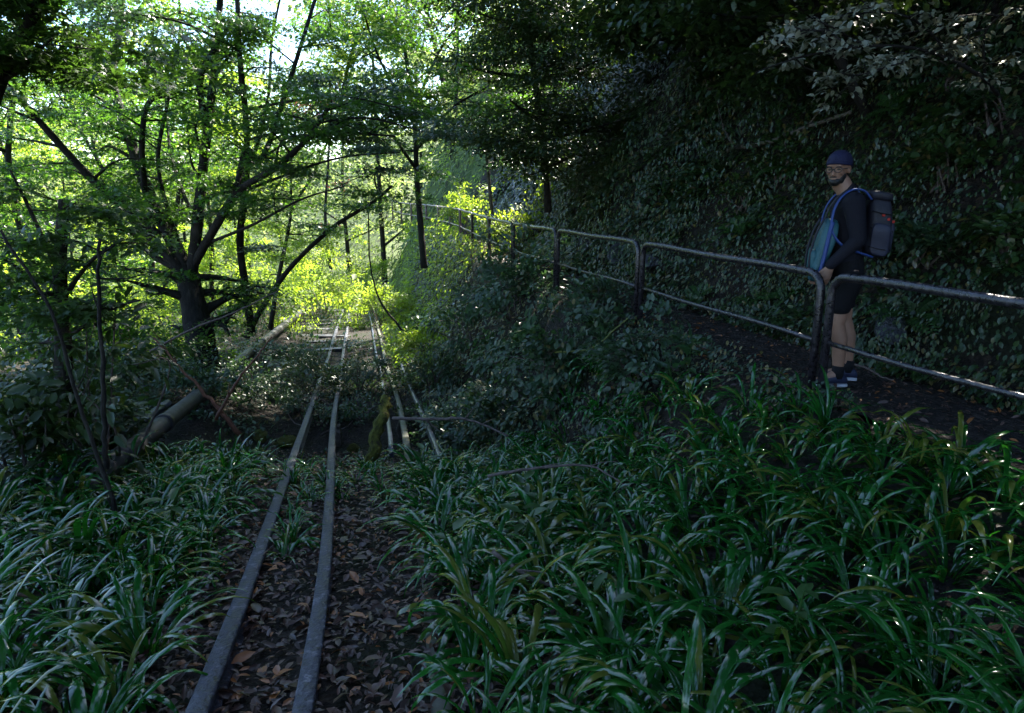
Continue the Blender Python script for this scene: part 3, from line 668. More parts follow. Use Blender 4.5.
# creeping leaves on the slope below the handrail, and left of the rails
y = rng.uniform(5.5, 30, 22000); x = xr(y) - .1 + (xf(y) - xr(y) + .05) * rng.random(22000)
cover('creeping_leaves', x, y, 'shrub', .055, 3, .25, dens=lambda a, b: np.clip(.55 + .6 * wob(a, b, 1.6, 41), 0, 1), lab='creeping leaves over the slope below the handrail')
y = rng.uniform(27, 60, 24000); x = rng.uniform(-26, 2, 24000); k = x < xf(y); y, x = y[k], x[k]
cover('valley_creepers', x, y, 'bright', .1, 16, .7, lab='bright leaves covering the ground beyond the end of the rails')
y = rng.uniform(24, 70, 16000); x = xf(y) + 1.1 + 14 * rng.random(16000)
cover('far_bank_creepers', x, y, 'bright', .085, 15, .5, lab='sunlit green creepers on the bank where the path curves away')
y = rng.uniform(16, 37, 16000); x = xr(y) - .5 + (xf(y) - xr(y) + .6) * rng.random(16000)
cover('sunlit_creepers', x, y, 'bright', .05, 13, .35, lab='yellow green sunlit creepers on the far slope below the handrail')
y = rng.uniform(4.6, 8.5, 7000); x = xf(y) - 1.9 * rng.random(7000) ** 1.4
cover('wall_creepers', x, y, 'shrub', .055, 14, .16, dens=lambda a, b: np.clip(.5 + .7 * wob(a, b, 2.2, 71), 0, 1), lab='small creeping leaves at the path edge beside the handrail feet')
y = rng.uniform(3, 30, 26000); x = xl(y) - 9 * rng.random(26000) ** 1.2
cover('undergrowth', x, y, 'shrub', .06, 4, .3, dens=lambda a, b: np.clip(.5 + .6 * wob(a, b, 1.3, 51), 0, 1) * offpipe(a, b), lab='low leafy undergrowth left of the rails')
y = rng.uniform(6.6, 30, 12000); x = xl(y) + (xr(y) - xl(y)) * rng.random(12000)
cover('trackside_leaves', x, y, 'shrub', .05, 5, .18, dens=lambda a, b: np.clip(.3 + .7 * wob(a, b, 1.5, 61), 0, 1), lab='small leaves growing up between the far rails')
# far valley side foliage, read as one mass
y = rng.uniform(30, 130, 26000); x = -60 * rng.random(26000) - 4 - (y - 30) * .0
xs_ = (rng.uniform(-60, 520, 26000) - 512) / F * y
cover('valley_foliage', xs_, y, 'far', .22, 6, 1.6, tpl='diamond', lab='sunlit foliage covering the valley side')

# fallen leaves on the track and the path
def litter(name, x, y, L, seed, lab, lift=.03):
    r_ = rng_(seed); n = hn(x, y)
    P = np.stack([x, y, H(x, y) + .012 + lift * r_.random(len(x))], 1)
    Nn = n + r_.normal(0, .38, n.shape); a = r_.uniform(0, 6.3, len(x))
    Tt = np.stack([np.cos(a), np.sin(a), r_.normal(0, .25, len(x))], 1)
    Ls = L * r_.uniform(.25, 1.1, len(x)) * (1 + .7 * (r_.random(len(x)) < .12)); q = r_.random(len(x)) ** 1.3
    tag(link(name, leaves(name, P, Tt, Nn, Ls, Ls * r_.uniform(.3, .6, len(x)), 'oval', q), M['litter']), lab, 'leaf litter', None, 'stuff')
y = 1.0 + 8 * rng.random(15000) ** 1.4; x = xl(y) - .3 + (xr(y) + .2 - xl(y) + .3) * rng.random(15000)
litter('leaf_litter', x, y, .062, 7, 'brown fallen leaves lying between the rails')
y = rng.uniform(.5, 20, 6500); x = xf(y) - .3 + 1.7 * rng.random(6500)
litter('path_litter', x, y, .055, 8, 'brown fallen leaves on the footpath')
y = rng.uniform(1, 7, 6000); x = rng.uniform(-5, 4, 6000); k = (x < xf(y))
litter('bed_litter', x[k], y[k], .06, 9, 'brown fallen leaves under the strap-leaved plants')

# ------------------------------------------------------------------ strap-leaved clumps
def strap_mesh(seed, nl):
    g = rng_(seed); Vs = []; Ts = []; rn = []; off = 0; S = 8
    for k in range(nl):
        a = g.uniform(0, 2 * math.pi); el = R(g.uniform(52, 84)); ln = g.uniform(.24, .6); w = g.uniform(.016, .033)
        tot = R(g.uniform(95, 165)) * g.uniform(.75, 1.1)
        p = np.array((math.cos(a) * g.uniform(0, .06), math.sin(a) * g.uniform(0, .06), 0.)); side = np.array((-math.sin(a), math.cos(a), 0))
        tw = g.normal(0, .25); q = g.random() * .9 if g.random() > .035 else 1.0
        for s in range(S + 1):
            f = s / S; e = el - tot * f ** 1.7
            d = np.array((math.cos(a) * math.cos(e), math.sin(a) * math.cos(e), math.sin(e)))
            if s: p = p + d * ln / S
            nn = np.cross(d, side); ww = w * (0.55 + .9 * f if f < .35 else .865 + .135 * math.sin((f - .35) * 4)) * (1 - max(0, (f - .62) / .38) ** 1.6) * .5 + .0006
            sd = side * math.cos(tw * f) + nn * math.sin(tw * f)
            Vs += [p + sd * ww - nn * ww * .25, p, p - sd * ww - nn * ww * .25]; rn += [q] * 3
            if s:
                b = off + (s - 1) * 3
                for c in (0, 1): Ts += [(b + c, b + c + 1, b + c + 4), (b + c, b + c + 4, b + c + 3)]
        off += (S + 1) * 3
    return mesh_tris('strap_leaf_clump', Vs, Ts, rn, smooth=True)
SM = [strap_mesh(500 + k, 20 + 3 * (k % 4)) for k in range(16)]
for m_ in SM: m_.materials.append(M['strap'])
rng = rng_(5)
pts = []
def scatter(n, ylo, yhi, fx, mind, lab, keep=None):
    tries = 0; got = 0
    while got < n and tries < n * 60:
        tries += 1
        yv = rng.uniform(ylo, yhi); xv = fx(yv)
        if any((xv - a) ** 2 + (yv - b) ** 2 < mind * mind for a, b, _ in pts): continue
        if keep and not keep(xv, yv): continue
        pts.append((xv, yv, lab)); got += 1
def rx_(yv): return rng.uniform(float(np.interp(yv, R3[:, 1], R3[:, 0])) + .1, float(xf(yv)) - .22)
def inview(xv, yv):
    return abs(xv) < yv * .78 + .35
G_R = 'glossy dark green strap-leaved clump in the bed between rails and handrail'
G_L = 'glossy dark green strap-leaved clump on the shaded slope left of the rails'
G_M = 'small strap-leaved clump growing right beside the near rails'
scatter(190, 1.45, 6.2, rx_, .22, G_R, lambda a, b: inview(a, b) and (b < 4.2 or a < float(xf(b)) - .22 - (b - 4.2) * .3))
scatter(22, 6.3, 7.4, lambda yv: rng.uniform(float(xr(yv)) - .6, float(xr(yv)) + 1.6), .26, G_R, inview)
scatter(120, 1.7, 6.6, lambda yv: rng.uniform(-4.2, float(np.interp(yv, R1[:, 1], R1[:, 0])) - .36), .22, G_L, inview)
scatter(5, 3.2, 5.2, lambda yv: rng.uniform(float(np.interp(yv, R1[:, 1], R1[:, 0])) + .1, float(np.interp(yv, R2[:, 1], R2[:, 0])) - .08), .2, G_M, inview)
scatter(24, 5.2, 7.2, lambda yv: rng.uniform(float(np.interp(yv, R1[:, 1], R1[:, 0])) - .2, float(np.interp(yv, R3[:, 1], R3[:, 0])) + .1), .24, G_M, inview)
for k, (xv, yv, lab) in enumerate(pts):
    o = bpy.data.objects.new('strap_leaf_clump', SM[k % len(SM)]); COL.objects.link(o)
    o.location = (xv, yv, Hs(xv, yv) - .015)
    s = rng.uniform(.75, 1.2) * (.62 if lab is G_M else 1)
    o.scale = (s, s, s * rng.uniform(.85, 1.1)); o.rotation_euler = (rng.normal(0, .1), rng.normal(-.08, .12), rng.uniform(0, 6.28))
    grp = {G_R: 'strap-leaved clumps between rails and handrail', G_L: 'strap-leaved clumps left of the rails', G_M: 'small strap-leaved clumps beside the rails'}[lab]
    tag(o, lab, 'plant', grp)

def seedling_mesh(seed):
    g = rng_(seed); P = []; T_ = []; n = g.integers(7, 12); L_ = []
    for k in range(n):
        a = k * 2.4 + g.normal(0, .3); h = .04 + .2 * k / n
        P.append((math.cos(a) * .015, math.sin(a) * .015, h)); T_.append((math.cos(a), math.sin(a), g.normal(.15, .25))); L_.append(g.uniform(.06, .12))
    P.append((0, 0, 0)); T_.append((.1, 0, 1)); L_.append(.26)
    L_ = np.array(L_); W_ = L_ * .5; W_[-1] = .008
    return leaves('seedling', np.array(P), np.array(T_), np.tile((0, .05, 1.), (len(P), 1)) + g.normal(0, .2, (len(P), 3)), L_, W_, 'oval')
SD = [seedling_mesh(900 + k) for k in range(4)]
for m_ in SD: m_.materials.append(M['fern'])
for k in range(30):
    left = k % 3 == 0
    yv = rng.uniform(1.8, 6.3); xv = rng.uniform(-3.6, float(np.interp(yv, R1[:, 1], R1[:, 0])) - .2) if left else rx_(yv)
    if not inview(xv, yv): continue
    o = bpy.data.objects.new('seedling', SD[k % 4]); COL.objects.link(o); o.location = (xv, yv, Hs(xv, yv)); s = rng.uniform(.8, 1.5)
    o.scale = (s, s, s); o.rotation_euler = (0, 0, rng.uniform(0, 6.28))
    tag(o, 'small broad-leaved seedling among the strap leaves left of the rails' if left else 'small broad-leaved seedling among the strap leaves right of the rails', 'seedling', 'seedlings left of the rails' if left else 'seedlings right of the rails')

# ------------------------------------------------------------------ ferns on the bank and the slope
def fern_mesh(seed, nf=8):
    g = rng_(seed); P = []; T_ = []; Nn = []; Ls = []
    for k in range(nf):
        a = k * 6.283 / nf + g.normal(0, .3); el = R(g.uniform(35, 65)); ln = g.uniform(.28, .5); p = np.zeros(3)
        for s in range(16):
            f = s / 15; e = el - R(85) * f ** 1.4
            d = np.array((math.cos(a) * math.cos(e), math.sin(a) * math.cos(e), math.sin(e))); p = p + d * ln / 16
            side = np.array((-math.sin(a), math.cos(a), 0)); n = np.cross(d, side)
            l = ln * .24 * (math.sin(math.pi * min(1, f * .85 + .12)) + .05)
            for sg in (-1, 1):
                P.append(p.copy()); T_.append(side * sg + d * .45); Nn.append(n); Ls.append(l)
    Ls = np.array(Ls)
    return leaves('fern', np.array(P), np.array(T_), np.array(Nn), Ls, Ls * .34 + .004, 'diamond')
FM = [fern_mesh(700 + k, 6 + k % 4) for k in range(5)]
for m_ in FM: m_.materials.append(M['fern'])
rng = rng_(8)
def put_fern(xv, yv, s, lab, grp):
    o = bpy.data.objects.new('fern', FM[rng.integers(0, 5)]); COL.objects.link(o)
    n = hn(np.array([xv]), np.array([yv]))[0]
    o.location = (xv, yv, Hs(xv, yv) + .01)
    v = Vector(n * .55 + np.array((0, 0, .6))).normalized()
    o.rotation_euler = (v.to_track_quat('Z', 'Y') @ Quaternion((0, 0, 1), rng.uniform(0, 6.28))).to_euler(); o.scale = (s, s, s)
    tag(o, lab, 'fern', grp)
for k in range(26):
    yv = rng.uniform(3.2, 12); xv = float(xf(yv)) + 1.25 + rng.random() ** 1.6 * 1.8
    put_fern(xv, yv, rng.uniform(.7, 1.2), 'green fern fanning out from the dark bank behind the handrail', 'ferns on the bank')
for k in range(14):
    yv = rng.uniform(6.0, 11); xv = float(xf(yv)) - rng.uniform(.2, 1.1)
    put_fern(xv, yv, rng.uniform(.6, 1.0), 'small fern hanging on the slope below the handrail', 'ferns below the handrail')

# ------------------------------------------------------------------ rocks set in the bank
def rock(px, py, D, size, lab, seed):
    g = rng_(seed); bm = bmesh.new(); bmesh.ops.create_icosphere(bm, subdivisions=3, radius=1)
    w = [g.normal(0, 1, 3) for _ in range(7)]; off = g.uniform(.35, .8, 7)
    for v in bm.verts:
        c = np.array(v.co); d = 1.0
        for n, o in zip(w, off):
            n = n / np.linalg.norm(n); t = c @ n
            if t > o: d = min(d, o / t * 1.0)
        v.co = Vector(c * d + .03 * np.sin(c[[1, 2, 0]] * 9))
    me = bpy.data.meshes.new('rock'); bm.to_mesh(me); bm.free()
    p = PD(px, py, D); o = link('rock', me, M['rock'])
    o.location = p; o.scale = size; o.rotation_euler = g.uniform(0, 1.2, 3)
    tag(o, lab, 'rock')
for k, (px, py, D, lab) in enumerate([(630, 222, 11.5, 'bluish wet rock jutting from the bank behind the third handrail panel'), (655, 232, 10.2, 'pointed wet rock at the foot of the bank above the second handrail panel'),
                                      (548, 195, 15.5, 'pale mossy rock outcrop beside the middle-distance trunk'),
                                      (986, 262, 6.0, 'dark rock at the foot of the bank at the right edge'), (595, 215, 13, 'tall dark rock in the bank behind the fourth handrail panel')]):
    p = PD(px, py, D)
    yv = p[1]; xv = float(xf(yv)) + 1.42
    pz = np.array((xv, yv, Hs(xv, yv) + .1))
    # seat the rock in the face of the bank
    g = rng_(50 + k)
    rock(px, py, D, (g.uniform(.12, .18), g.uniform(.18, .28), g.uniform(.14, .2)), lab, 60 + k)
    bpy.data.objects[-1] if False else None
    COL.objects[-1].location = pz

# ------------------------------------------------------------------ rails, sleepers, pipes
def profile_along(pts, prof, mb):
    p = np.asarray(pts); t = norm(np.gradient(p, axis=0)); rings = []
    for a, d in zip(p, t):
        s = np.cross(d, (0, 0, 1.)); s /= np.linalg.norm(s); u = np.cross(s, d)
        rings.append(a + prof[:, :1] * s + prof[:, 1:] * u)
    mb.loft(rings)
RAILP = np.array([(-.045, -.12), (.045, -.12), (.045, -.105), (.012, -.09), (.012, -.045), (.042, -.03), (.046, -.006), (.036, .003), (-.036, .003), (-.046, -.006), (-.042, -.03), (-.012, -.045), (-.012, -.09), (-.045, -.105)])
def rail(ctrl, label, mat, sc=1.0, y0=None, y1=None, dz=.1, jit=.01, seed=0, sink=0):
    g = rng_(seed)
    ys = np.arange(ctrl[0, 1] if y0 is None else y0, (ctrl[-1, 1] if y1 is None else y1) + .01, .4)
    x_ = np.interp(ys, ctrl[:, 1], ctrl[:, 0]); k = np.ones(9) / 9
    x_ = np.convolve(np.pad(x_, 4, mode='reflect', reflect_type='odd'), k, 'valid')
    z_ = zt(ys); z_ = np.convolve(np.pad(z_, 4, mode='reflect', reflect_type='odd'), k, 'valid') + dz + jit * np.sin(ys * .9 + seed) - sink * sm((6.8 - ys) / 1.2) * (.8 + .35 * np.sin(ys * 2.1))
    mb = MB(); pts_ = np.stack([x_ + jit * np.sin(ys * .7 + seed * 2), ys, z_], 1)
    b = pts_[0].copy(); profile_along(pts_ - b, RAILP * sc, mb)
    o = mb.build('rail', M[mat], None, smooth=False); o.location = b
    return tag(o, label, 'rail')
rail(R1, 'leftmost bluish grey rail running down the slope, slanting furthest left', 'rail', .9, seed=1)
rail(R2, 'second rail from the left, worn and flecked with pale stains', 'rail', .82, seed=2)
rail(R3, 'third rail from the left, mossy and half buried by leaves in the foreground', 'rail_moss', .85, dz=.07, seed=3, sink=.055)
rail(R4, 'thin rightmost rail running under the pale bush', 'bluerail', .6, y0=5.6, dz=.12, seed=4, sink=.3)
rail(R3 + np.array((-.2, 0)), 'narrow blue rail close along the left side of the third rail', 'bluerail', .6, y0=7.2, y1=28, dz=.06, seed=5)

def block(name, c, size, mat, rz=0, tilt=0, label=None, cat=None, group=None, bev=.012, seed=0):
    bm = bmesh.new(); bmesh.ops.create_cube(bm, size=1); bmesh.ops.scale(bm, vec=size, verts=bm.verts)
    bmesh.ops.subdivide_edges(bm, edges=[e for e in bm.edges if e.calc_length() > max(size) * .9], cuts=7)
    g = rng_(seed)
    for v in bm.verts: v.co += Vector(g.normal(0, .006, 3))
    bmesh.ops.bevel(bm, geom=[e for e in bm.edges if e.is_manifold and e.calc_face_angle() > 1], offset=bev, segments=1, affect='EDGES')
    me = bpy.data.meshes.new(name); bm.to_mesh(me); bm.free()
    o = link(name, me, M[mat]); o.location = c; o.rotation_euler = (tilt, g.normal(0, .02), rz)
    return tag(o, label, cat, group)
rng = rng_(14)
for k, yv in enumerate(np.linspace(19, 27.5, 8)):
    xa = float(np.interp(yv, R1[:, 1], R1[:, 0])); z = float(zt(yv)) - .035 + rng.normal(0, .012)
    block('sleeper', (xa - .62 + rng.normal(0, .14), yv + rng.normal(0, .15), z), (rng.uniform(1.6, 2.3), .2, .14), 'sleeper', .2 + rng.normal(0, .08), rng.normal(0, .05), 'old wet sleeper lying under the far end of the left-hand rails', 'sleeper', 'sleepers under the far rails', seed=k)
for px, py, sz, lab in [(290, 447, (.2, .16, .13), 'round mossy stone just left of the left-hand rails at the hollow'), (262, 440, (.13, .16, .09), 'small mossy stone left of the rails beside the red branches'), (352, 452, (.12, .1, .09), 'small mossy stone between the rails left of the mossy log')]:
    p = PG(px, py, 0); rock(px, py, 5, sz, lab, int(px)); o = COL.objects[-1]; o.location = (p[0], p[1], Hs(p[0], p[1]) + .03); o.data.materials[0] = M['mossy']
for k, (px, py, lab) in enumerate([(322, 425, 'low leafy plant under the left-hand rails in the hollow'), (358, 420, 'low leafy plant between the rails behind the mossy log'), (300, 412, 'low leafy plant at the back of the hollow beside the leftmost rail'), (425, 425, 'low leafy plant under the thin rightmost rail')]):
    p = PG(px, py, 0); shrub('leafy_plant', (p[0], p[1]), (.35, .35, .28), 420, .06, lab, 'shrub', 80 + k, cat='plant', cl=.2)
# trestle posts under the rails where the ground drops away
for yv, ctrl, lab in [(9.3, R2, 'short dark post holding up the second rail over the hollow'), (9.6, R3, 'short post between the rails over the hollow, right of the mossy log')]:
    xa = float(np.interp(yv, ctrl[:, 1], ctrl[:, 0])); zz = float(zt(yv)) - .03
    z0 = Hs(xa, yv) - .1
    block('trestle_post', (xa, yv, (zz + z0) / 2), (.14, .14, zz - z0), 'bark_pale', .2, 0, lab, 'post', seed=3)

def stick(name, spec, r0, r1, mat, label, cat, wobv=.06, twigs=0, seed=0, seg=6, drop=None):
    p = catmull([PD(*s) for s in spec], 6); b = p[0].copy(); mb = MB(); g = rng_(seed)
    p = p + g.normal(0, r0 * .25, p.shape)
    rad = np.linspace(r0, r1, len(p)); mb.tube(p - b, rad, seg, wob=wobv, seed=seed)
    for k in range(twigs):
        i = g.integers(3, len(p) - 2); d = norm((p[i + 1] - p[i - 1])[None])[0] + g.normal(0, .55, 3); d /= np.linalg.norm(d)
        ln = np.linalg.norm(p[-1] - p[0]) * g.uniform(.12, .3)
        q = catmull([p[i], p[i] + d * ln * .5 + g.normal(0, .04, 3) * ln, p[i] + d * ln], 3); mb.tube(q - b, np.linspace(rad[i] * .6, .002, len(q)), 4)
    o = mb.build(name, M[mat]); o.location = b
    return tag(o, label, cat)
stick('mossy_log', [(366, 480, 7.6), (372, 455, 7.7), (379, 425, 7.9), (388, 398, 8.1)], .075, .06, 'mossy', 'leaning log thick with yellow moss between the rails', 'log', .03)
# pipe down the left of the track
PP = PIPE

pl = catmull(PP, 8); b = pl[0].copy()
pr = empty('old_pipe', b); tag(pr, 'thick grey pipe running down the slope left of the rails', 'pipe')
mb = MB(); mb.tube(pl - b, np.linspace(.075, .11, len(pl)), 14, wob=.01); mb.build('pipe_run', M['pipe'], pr)
for k in (9, 17, 25, 33):
    d = pl[k + 1] - pl[k]; d /= np.linalg.norm(d); mb = MB(); mb.tube([pl[k] - b - d * .07, pl[k] - b + d * .07], np.interp(k, [0, len(pl)], [.09, .125]), 14); mb.build('joint_collar', M['pipe'], pr)
mb = MB(); q = pl[:22] + np.array((-.24, 0, .02)) + .02 * np.sin(np.arange(22))[:, None]; b2 = q[0].copy(); mb.tube(q - b2, .05, 8)
o = mb.build('thin_pipe', M['bluerail']); o.location = b2; tag(o, 'thin bluish pipe lying close along the left of the thick grey pipe', 'pipe')

# dead wood, vines and twigs
stick('dead_branch', [(240, 436, 7.8), (215, 404, 7.8), (188, 376, 7.8), (154, 338, 7.8)], .03, .01, 'redtwig', 'reddish bare branch rising to the left across the grey pipe', 'branch', twigs=3, seed=1)
stick('dead_branch', [(216, 420, 7.7), (235, 385, 7.8), (258, 355, 7.9), (272, 338, 7.9)], .02, .007, 'redtwig', 'reddish bare branch rising to the right over the grey pipe', 'branch', twigs=2, seed=2)
stick('fallen_branch', [(392, 418, 7.4), (440, 419, 7.2), (470, 420, 7.1), (508, 436, 6.9)], .02, .008, 'twig', 'pale bare branch lying across the right-hand rails by the gully', 'branch', twigs=4, seed=3)
stick('fallen_branch', [(493, 552, 3.6), (530, 577, 3.5), (585, 598, 3.4), (640, 628, 3.25)], .012, .006, 'twig', 'thin bare branch lying over the strap leaves in the foreground', 'branch', twigs=2, seed=4)
stick('fallen_branch', [(488, 476, 5.0), (535, 468, 5.0), (590, 466, 5.0), (630, 488, 4.8)], .012, .006, 'twig', 'thin arched branch lying in the strap leaves at the middle', 'branch', twigs=2, seed=5)
stick('bank_branch', [(728, 149, DG(728, 149, .36)), (770, 142, DG(770, 142, .38)), (800, 130, DG(800, 130, .38)), (852, 112, DG(852, 112, .3))], .034, .022, 'bark_pale', 'grey bare branch lying across the dark bank left of the man', 'branch', twigs=2, seed=6)
stick('bank_branch', [(735, 148, DG(735, 148, .38)), (724, 128, DG(724, 128, .45)), (718, 104, DG(718, 104, .5)), (712, 86, DG(712, 86, .5))], .015, .006, 'twig', 'thin dark twig rising from the grey branch on the bank', 'branch', seed=7)
g_ = rng_(91)
for k in range(9):
    yv = g_.uniform(6.8, 10.5); xa = float(np.interp(yv, R1[:, 1], R1[:, 0])) + g_.uniform(-.5, 2.0); a_ = g_.uniform(0, 3.1); ln = g_.uniform(.4, .9)
    mb = MB(); z0 = Hs(xa, yv); q = [np.array((t * ln * math.cos(a_), t * ln * math.sin(a_), .04 + .12 * t * g_.uniform(.6, 1.2) + .03 * math.sin(t * 7))) for t in np.linspace(0, 1, 7)]
    mb.tube(q, np.linspace(.014, .006, 7), 5, wob=.1, seed=k); o = mb.build('fallen_twig', M['twig']); o.location = (xa, yv, z0); tag(o, 'short broken twig lying in the dark hollow under the rails', 'twig', 'broken twigs in the hollow')
stick('dry_stick', [(850, 364, 5.9), (866, 368, 5.8), (880, 376, 5.7), (893, 380, 5.6)], .012, .006, 'twig', 'pale dry stick on the path right of the man', 'stick', twigs=1, seed=8)
stick('vine', [(555, 352, 7.5), (590, 349, 7.3), (614, 330, 7.1), (628, 318, 7.0)], .012, .007, 'green_stem', 'olive vine looping across the dark rock face below the handrail', 'vine', seed=9)
stick('vine', [(402, 330, 18), (380, 300, 18), (370, 262, 18), (368, 205, 17.8)], .03, .015, 'bark', 'thin dark vine hanging in a curve over the far end of the rails', 'vine', seed=10)
stick('dead_branch', [(150, 352, 9.2), (190, 330, 9.2), (235, 312, 9.3), (280, 290, 9.5)], .02, .008, 'twig', 'long pale twig slanting in front of the maple trunk', 'branch', twigs=2, seed=11)
stick('bare_stem', [(106, 470, 5.2), (104, 420, 5.2), (103, 372, 5.2), (98, 300, 5.2), (100, 240, 5.2)], .022, .012, 'bark', 'thin bare dark stem right of the dark near trunk', 'stem', twigs=3, seed=12)
stick('bare_stem', [(130, 560, 4.4), (112, 500, 4.4), (78, 400, 4.4), (50, 310, 4.4), (0, 230, 4.4)], .016, .008, 'bark', 'thin dark stem leaning left in front of the dark near trunk', 'stem', twigs=2, seed=13)

# ------------------------------------------------------------------ handrail panels
def hand_panel(a, b, label, mat, r=.034, group=None):
    """a = near top joint, b = far top joint; tops of the posts"""
    root = empty('handrail_panel', (a[0], a[1], a[2] - HR)); tag(root, label, 'handrail', group)
    o = np.array((a[0], a[1], a[2] - HR)); d = b - a; ln = np.linalg.norm(d); d = d / ln; g = .055
    A = a + d * g - o; B = b - d * g - o; dh = np.array((d[0], d[1], 0)); up = np.array((0, 0, 1.)); c = .13
    pts_ = [A - up * (HR + .15), A - up * c]
    for t in np.linspace(0, math.pi / 2, 6)[1:]:
        pts_.append(A - up * c + up * c * math.sin(t) + d * c * (1 - math.cos(t)))
    for t in np.linspace(.1, .9, 8):
        pts_.append(A + d * c + (B - A - 2 * d * c) * t + up * .006 * math.sin(t * 9))
    for t in np.linspace(0, math.pi / 2, 6):
        pts_.append(B - up * c + up * c * math.cos(t) - d * c * (1 - math.sin(t)))
    pts_.append(B - up * (HR + .15))
    mb = MB(); mb.tube(pts_, r, 12); mb.build('post_frame', M[mat], root)
    mb = MB(); s = np.linspace(0, 1, 9)[:, None]
    mb.tube((A - up * .5) * (1 - s) + (B - up * .5) * s + up * .008 * np.sin(s * 7), r * .62, 8); mb.build('lower_bar', M[mat], root)
    return root
names = ['nearest dark handrail panel, running off the right edge in front of the man', 'dark handrail panel ending just left of the man', 'dark handrail panel left of the second joint, above the leafy rock face',
         'fourth handrail panel from the right, dark with a pale top', 'fifth handrail panel from the right where the bushes hide its feet', 'sixth handrail panel from the right', 'seventh handrail panel from the right',
         'eighth handrail panel from the right, mauve and sunlit', 'ninth handrail panel from the right, just right of the straight dark tree', 'tenth handrail panel from the right, behind the straight dark tree',
         'eleventh handrail panel from the right, just left of the straight dark tree', 'second to last pale handrail panel at the far left end', 'last and farthest pale handrail panel']
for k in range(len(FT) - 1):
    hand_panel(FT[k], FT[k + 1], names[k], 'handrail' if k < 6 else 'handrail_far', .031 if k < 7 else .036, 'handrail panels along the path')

# ------------------------------------------------------------------ the man on the path
def skin_mesh(verts, edges, rad):
    """closed tapered limbs with round ends, to be fused into one skin by a voxel remesh"""
    V, Tt, n0 = [], [], 0; S = 20
    rad = [r if isinstance(r, tuple) else (r, r) for r in rad]
    for a, b in edges:
        p, q = np.array(verts[a], float), np.array(verts[b], float); d = q - p; L = np.linalg.norm(d); d /= L
        w = np.array((0, 1., 0)); w = w - d * (w @ d)
        if np.linalg.norm(w) < .35: w = np.array((1., 0, 0)) - d * d[0]
        w /= np.linalg.norm(w); e = np.cross(d, w); rings = []
        def ring(c, rw, re): return np.array([c + w * rw * math.cos(t) + e * re * math.sin(t) for t in np.linspace(0, 2 * math.pi, S, endpoint=False)])
        (w0, e0), (w1, e1) = rad[a], rad[b]; c0, c1 = min(w0, e0), min(w1, e1)
        for t in np.linspace(-88, 0, 7): t = R(t); rings.append(ring(p + d * c0 * math.sin(t), w0 * math.cos(t), e0 * math.cos(t)))
        for t in (.25, .5, .75): rings.append(ring(p + d * L * t, w0 + (w1 - w0) * t, e0 + (e1 - e0) * t))
        for t in np.linspace(0, 88, 7): t = R(t); rings.append(ring(q + d * c1 * math.sin(t), w1 * math.cos(t), e1 * math.cos(t)))
        m = MB(); m.loft(rings); V.append(m.V[0]); Tt.append(m.T[0] + n0); n0 += len(m.V[0])
    me = mesh_tris('tmp', np.vstack(V), np.vstack(Tt))
    t = bmesh.new(); t.from_mesh(me); bmesh.ops.recalc_face_normals(t, faces=t.faces[:]); t.to_mesh(me); t.free()
    return me
def to_bm(bm, me, mat=None):
    t = bmesh.new(); t.from_mesh(me)
    if mat is not None: t.transform(mat)
    tm = bpy.data.meshes.new('t'); t.to_mesh(tm); t.free(); bm.from_mesh(tm); bpy.data.meshes.remove(tm)
def remeshed(name, bm, vox, smooth=3, one=False):
    me = bpy.data.meshes.new(name); bm.to_mesh(me); bm.free()
    o = bpy.data.objects.new('tmp', me); COL.objects.link(o)
    r = o.modifiers.new('r', 'REMESH'); r.mode = 'VOXEL'; r.voxel_size = vox; r.use_smooth_shade = True; r.adaptivity = 0
    if smooth:
        s = o.modifiers.new('s', 'SMOOTH'); s.factor = .5; s.iterations = smooth
    dg = bpy.context.evaluated_depsgraph_get(); dg.update()
    m2 = bpy.data.meshes.new_from_object(o.evaluated_get(dg)); m2.name = name
    bpy.data.objects.remove(o)
    bm = bmesh.new(); bm.from_mesh(m2); left = set(bm.verts); best = []; bits = []
    while left:
        st = [left.pop()]; isl = [st[0]]
        while st:
            for e in st.pop().link_edges:
                for v in e.verts:
                    if v in left: left.discard(v); st.append(v); isl.append(v)
        bits.append(isl)
    if one:
        bits.sort(key=len, reverse=True)
        for b_ in bits[1:]: bmesh.ops.delete(bm, geom=b_, context='VERTS')
    bm.to_mesh(m2); bm.free()
    return m2
def ell(bm, c, r, rot=None, seg=24):
    m_ = Matrix.Translation(c) @ (rot.to_matrix().to_4x4() if rot else Matrix.Identity(4)) @ Matrix.Diagonal((*r, 1))
    bmesh.ops.create_uvsphere(bm, u_segments=seg, v_segments=seg // 2 + 4, radius=1, matrix=m_)
# local frame: x forward, y to his left, z up
mx_, my_ = 2.62, 5.42
man = empty('person', (mx_, my_, Hs(mx_, my_) + .006), R(170)); man.scale = (1.02, 1.02, 1.02)
tag(man, 'man in dark cap, glasses and black clothes standing on the path behind the handrail', 'person')
J = {'pel': (-.02, 0, .96), 'sp': (.0, 0, 1.14), 'ch': (.015, 0, 1.34), 'nb': (.03, 0, 1.47), 'nt': (.075, 0, 1.57),
     'sl': (.02, .165, 1.42), 'el': (-.02, .225, 1.15), 'wl': (.15, .21, .95), 'sr': (.02, -.165, 1.42), 'er': (-.03, -.235, 1.15), 'wr': (.12, -.2, .93),
     'hl': (-.03, .095, .88), 'kl': (.03, .105, .5), 'al': (-.015, .11, .1), 'hr': (-.03, -.095, .88), 'kr': (-.08, -.1, .5), 'ar': (-.15, -.11, .1),
     'tl': (.14, .135, .04), 'tr': (.005, -.13, .04)}
order = list(J); idx = {k: i_ for i_, k in enumerate(order)}
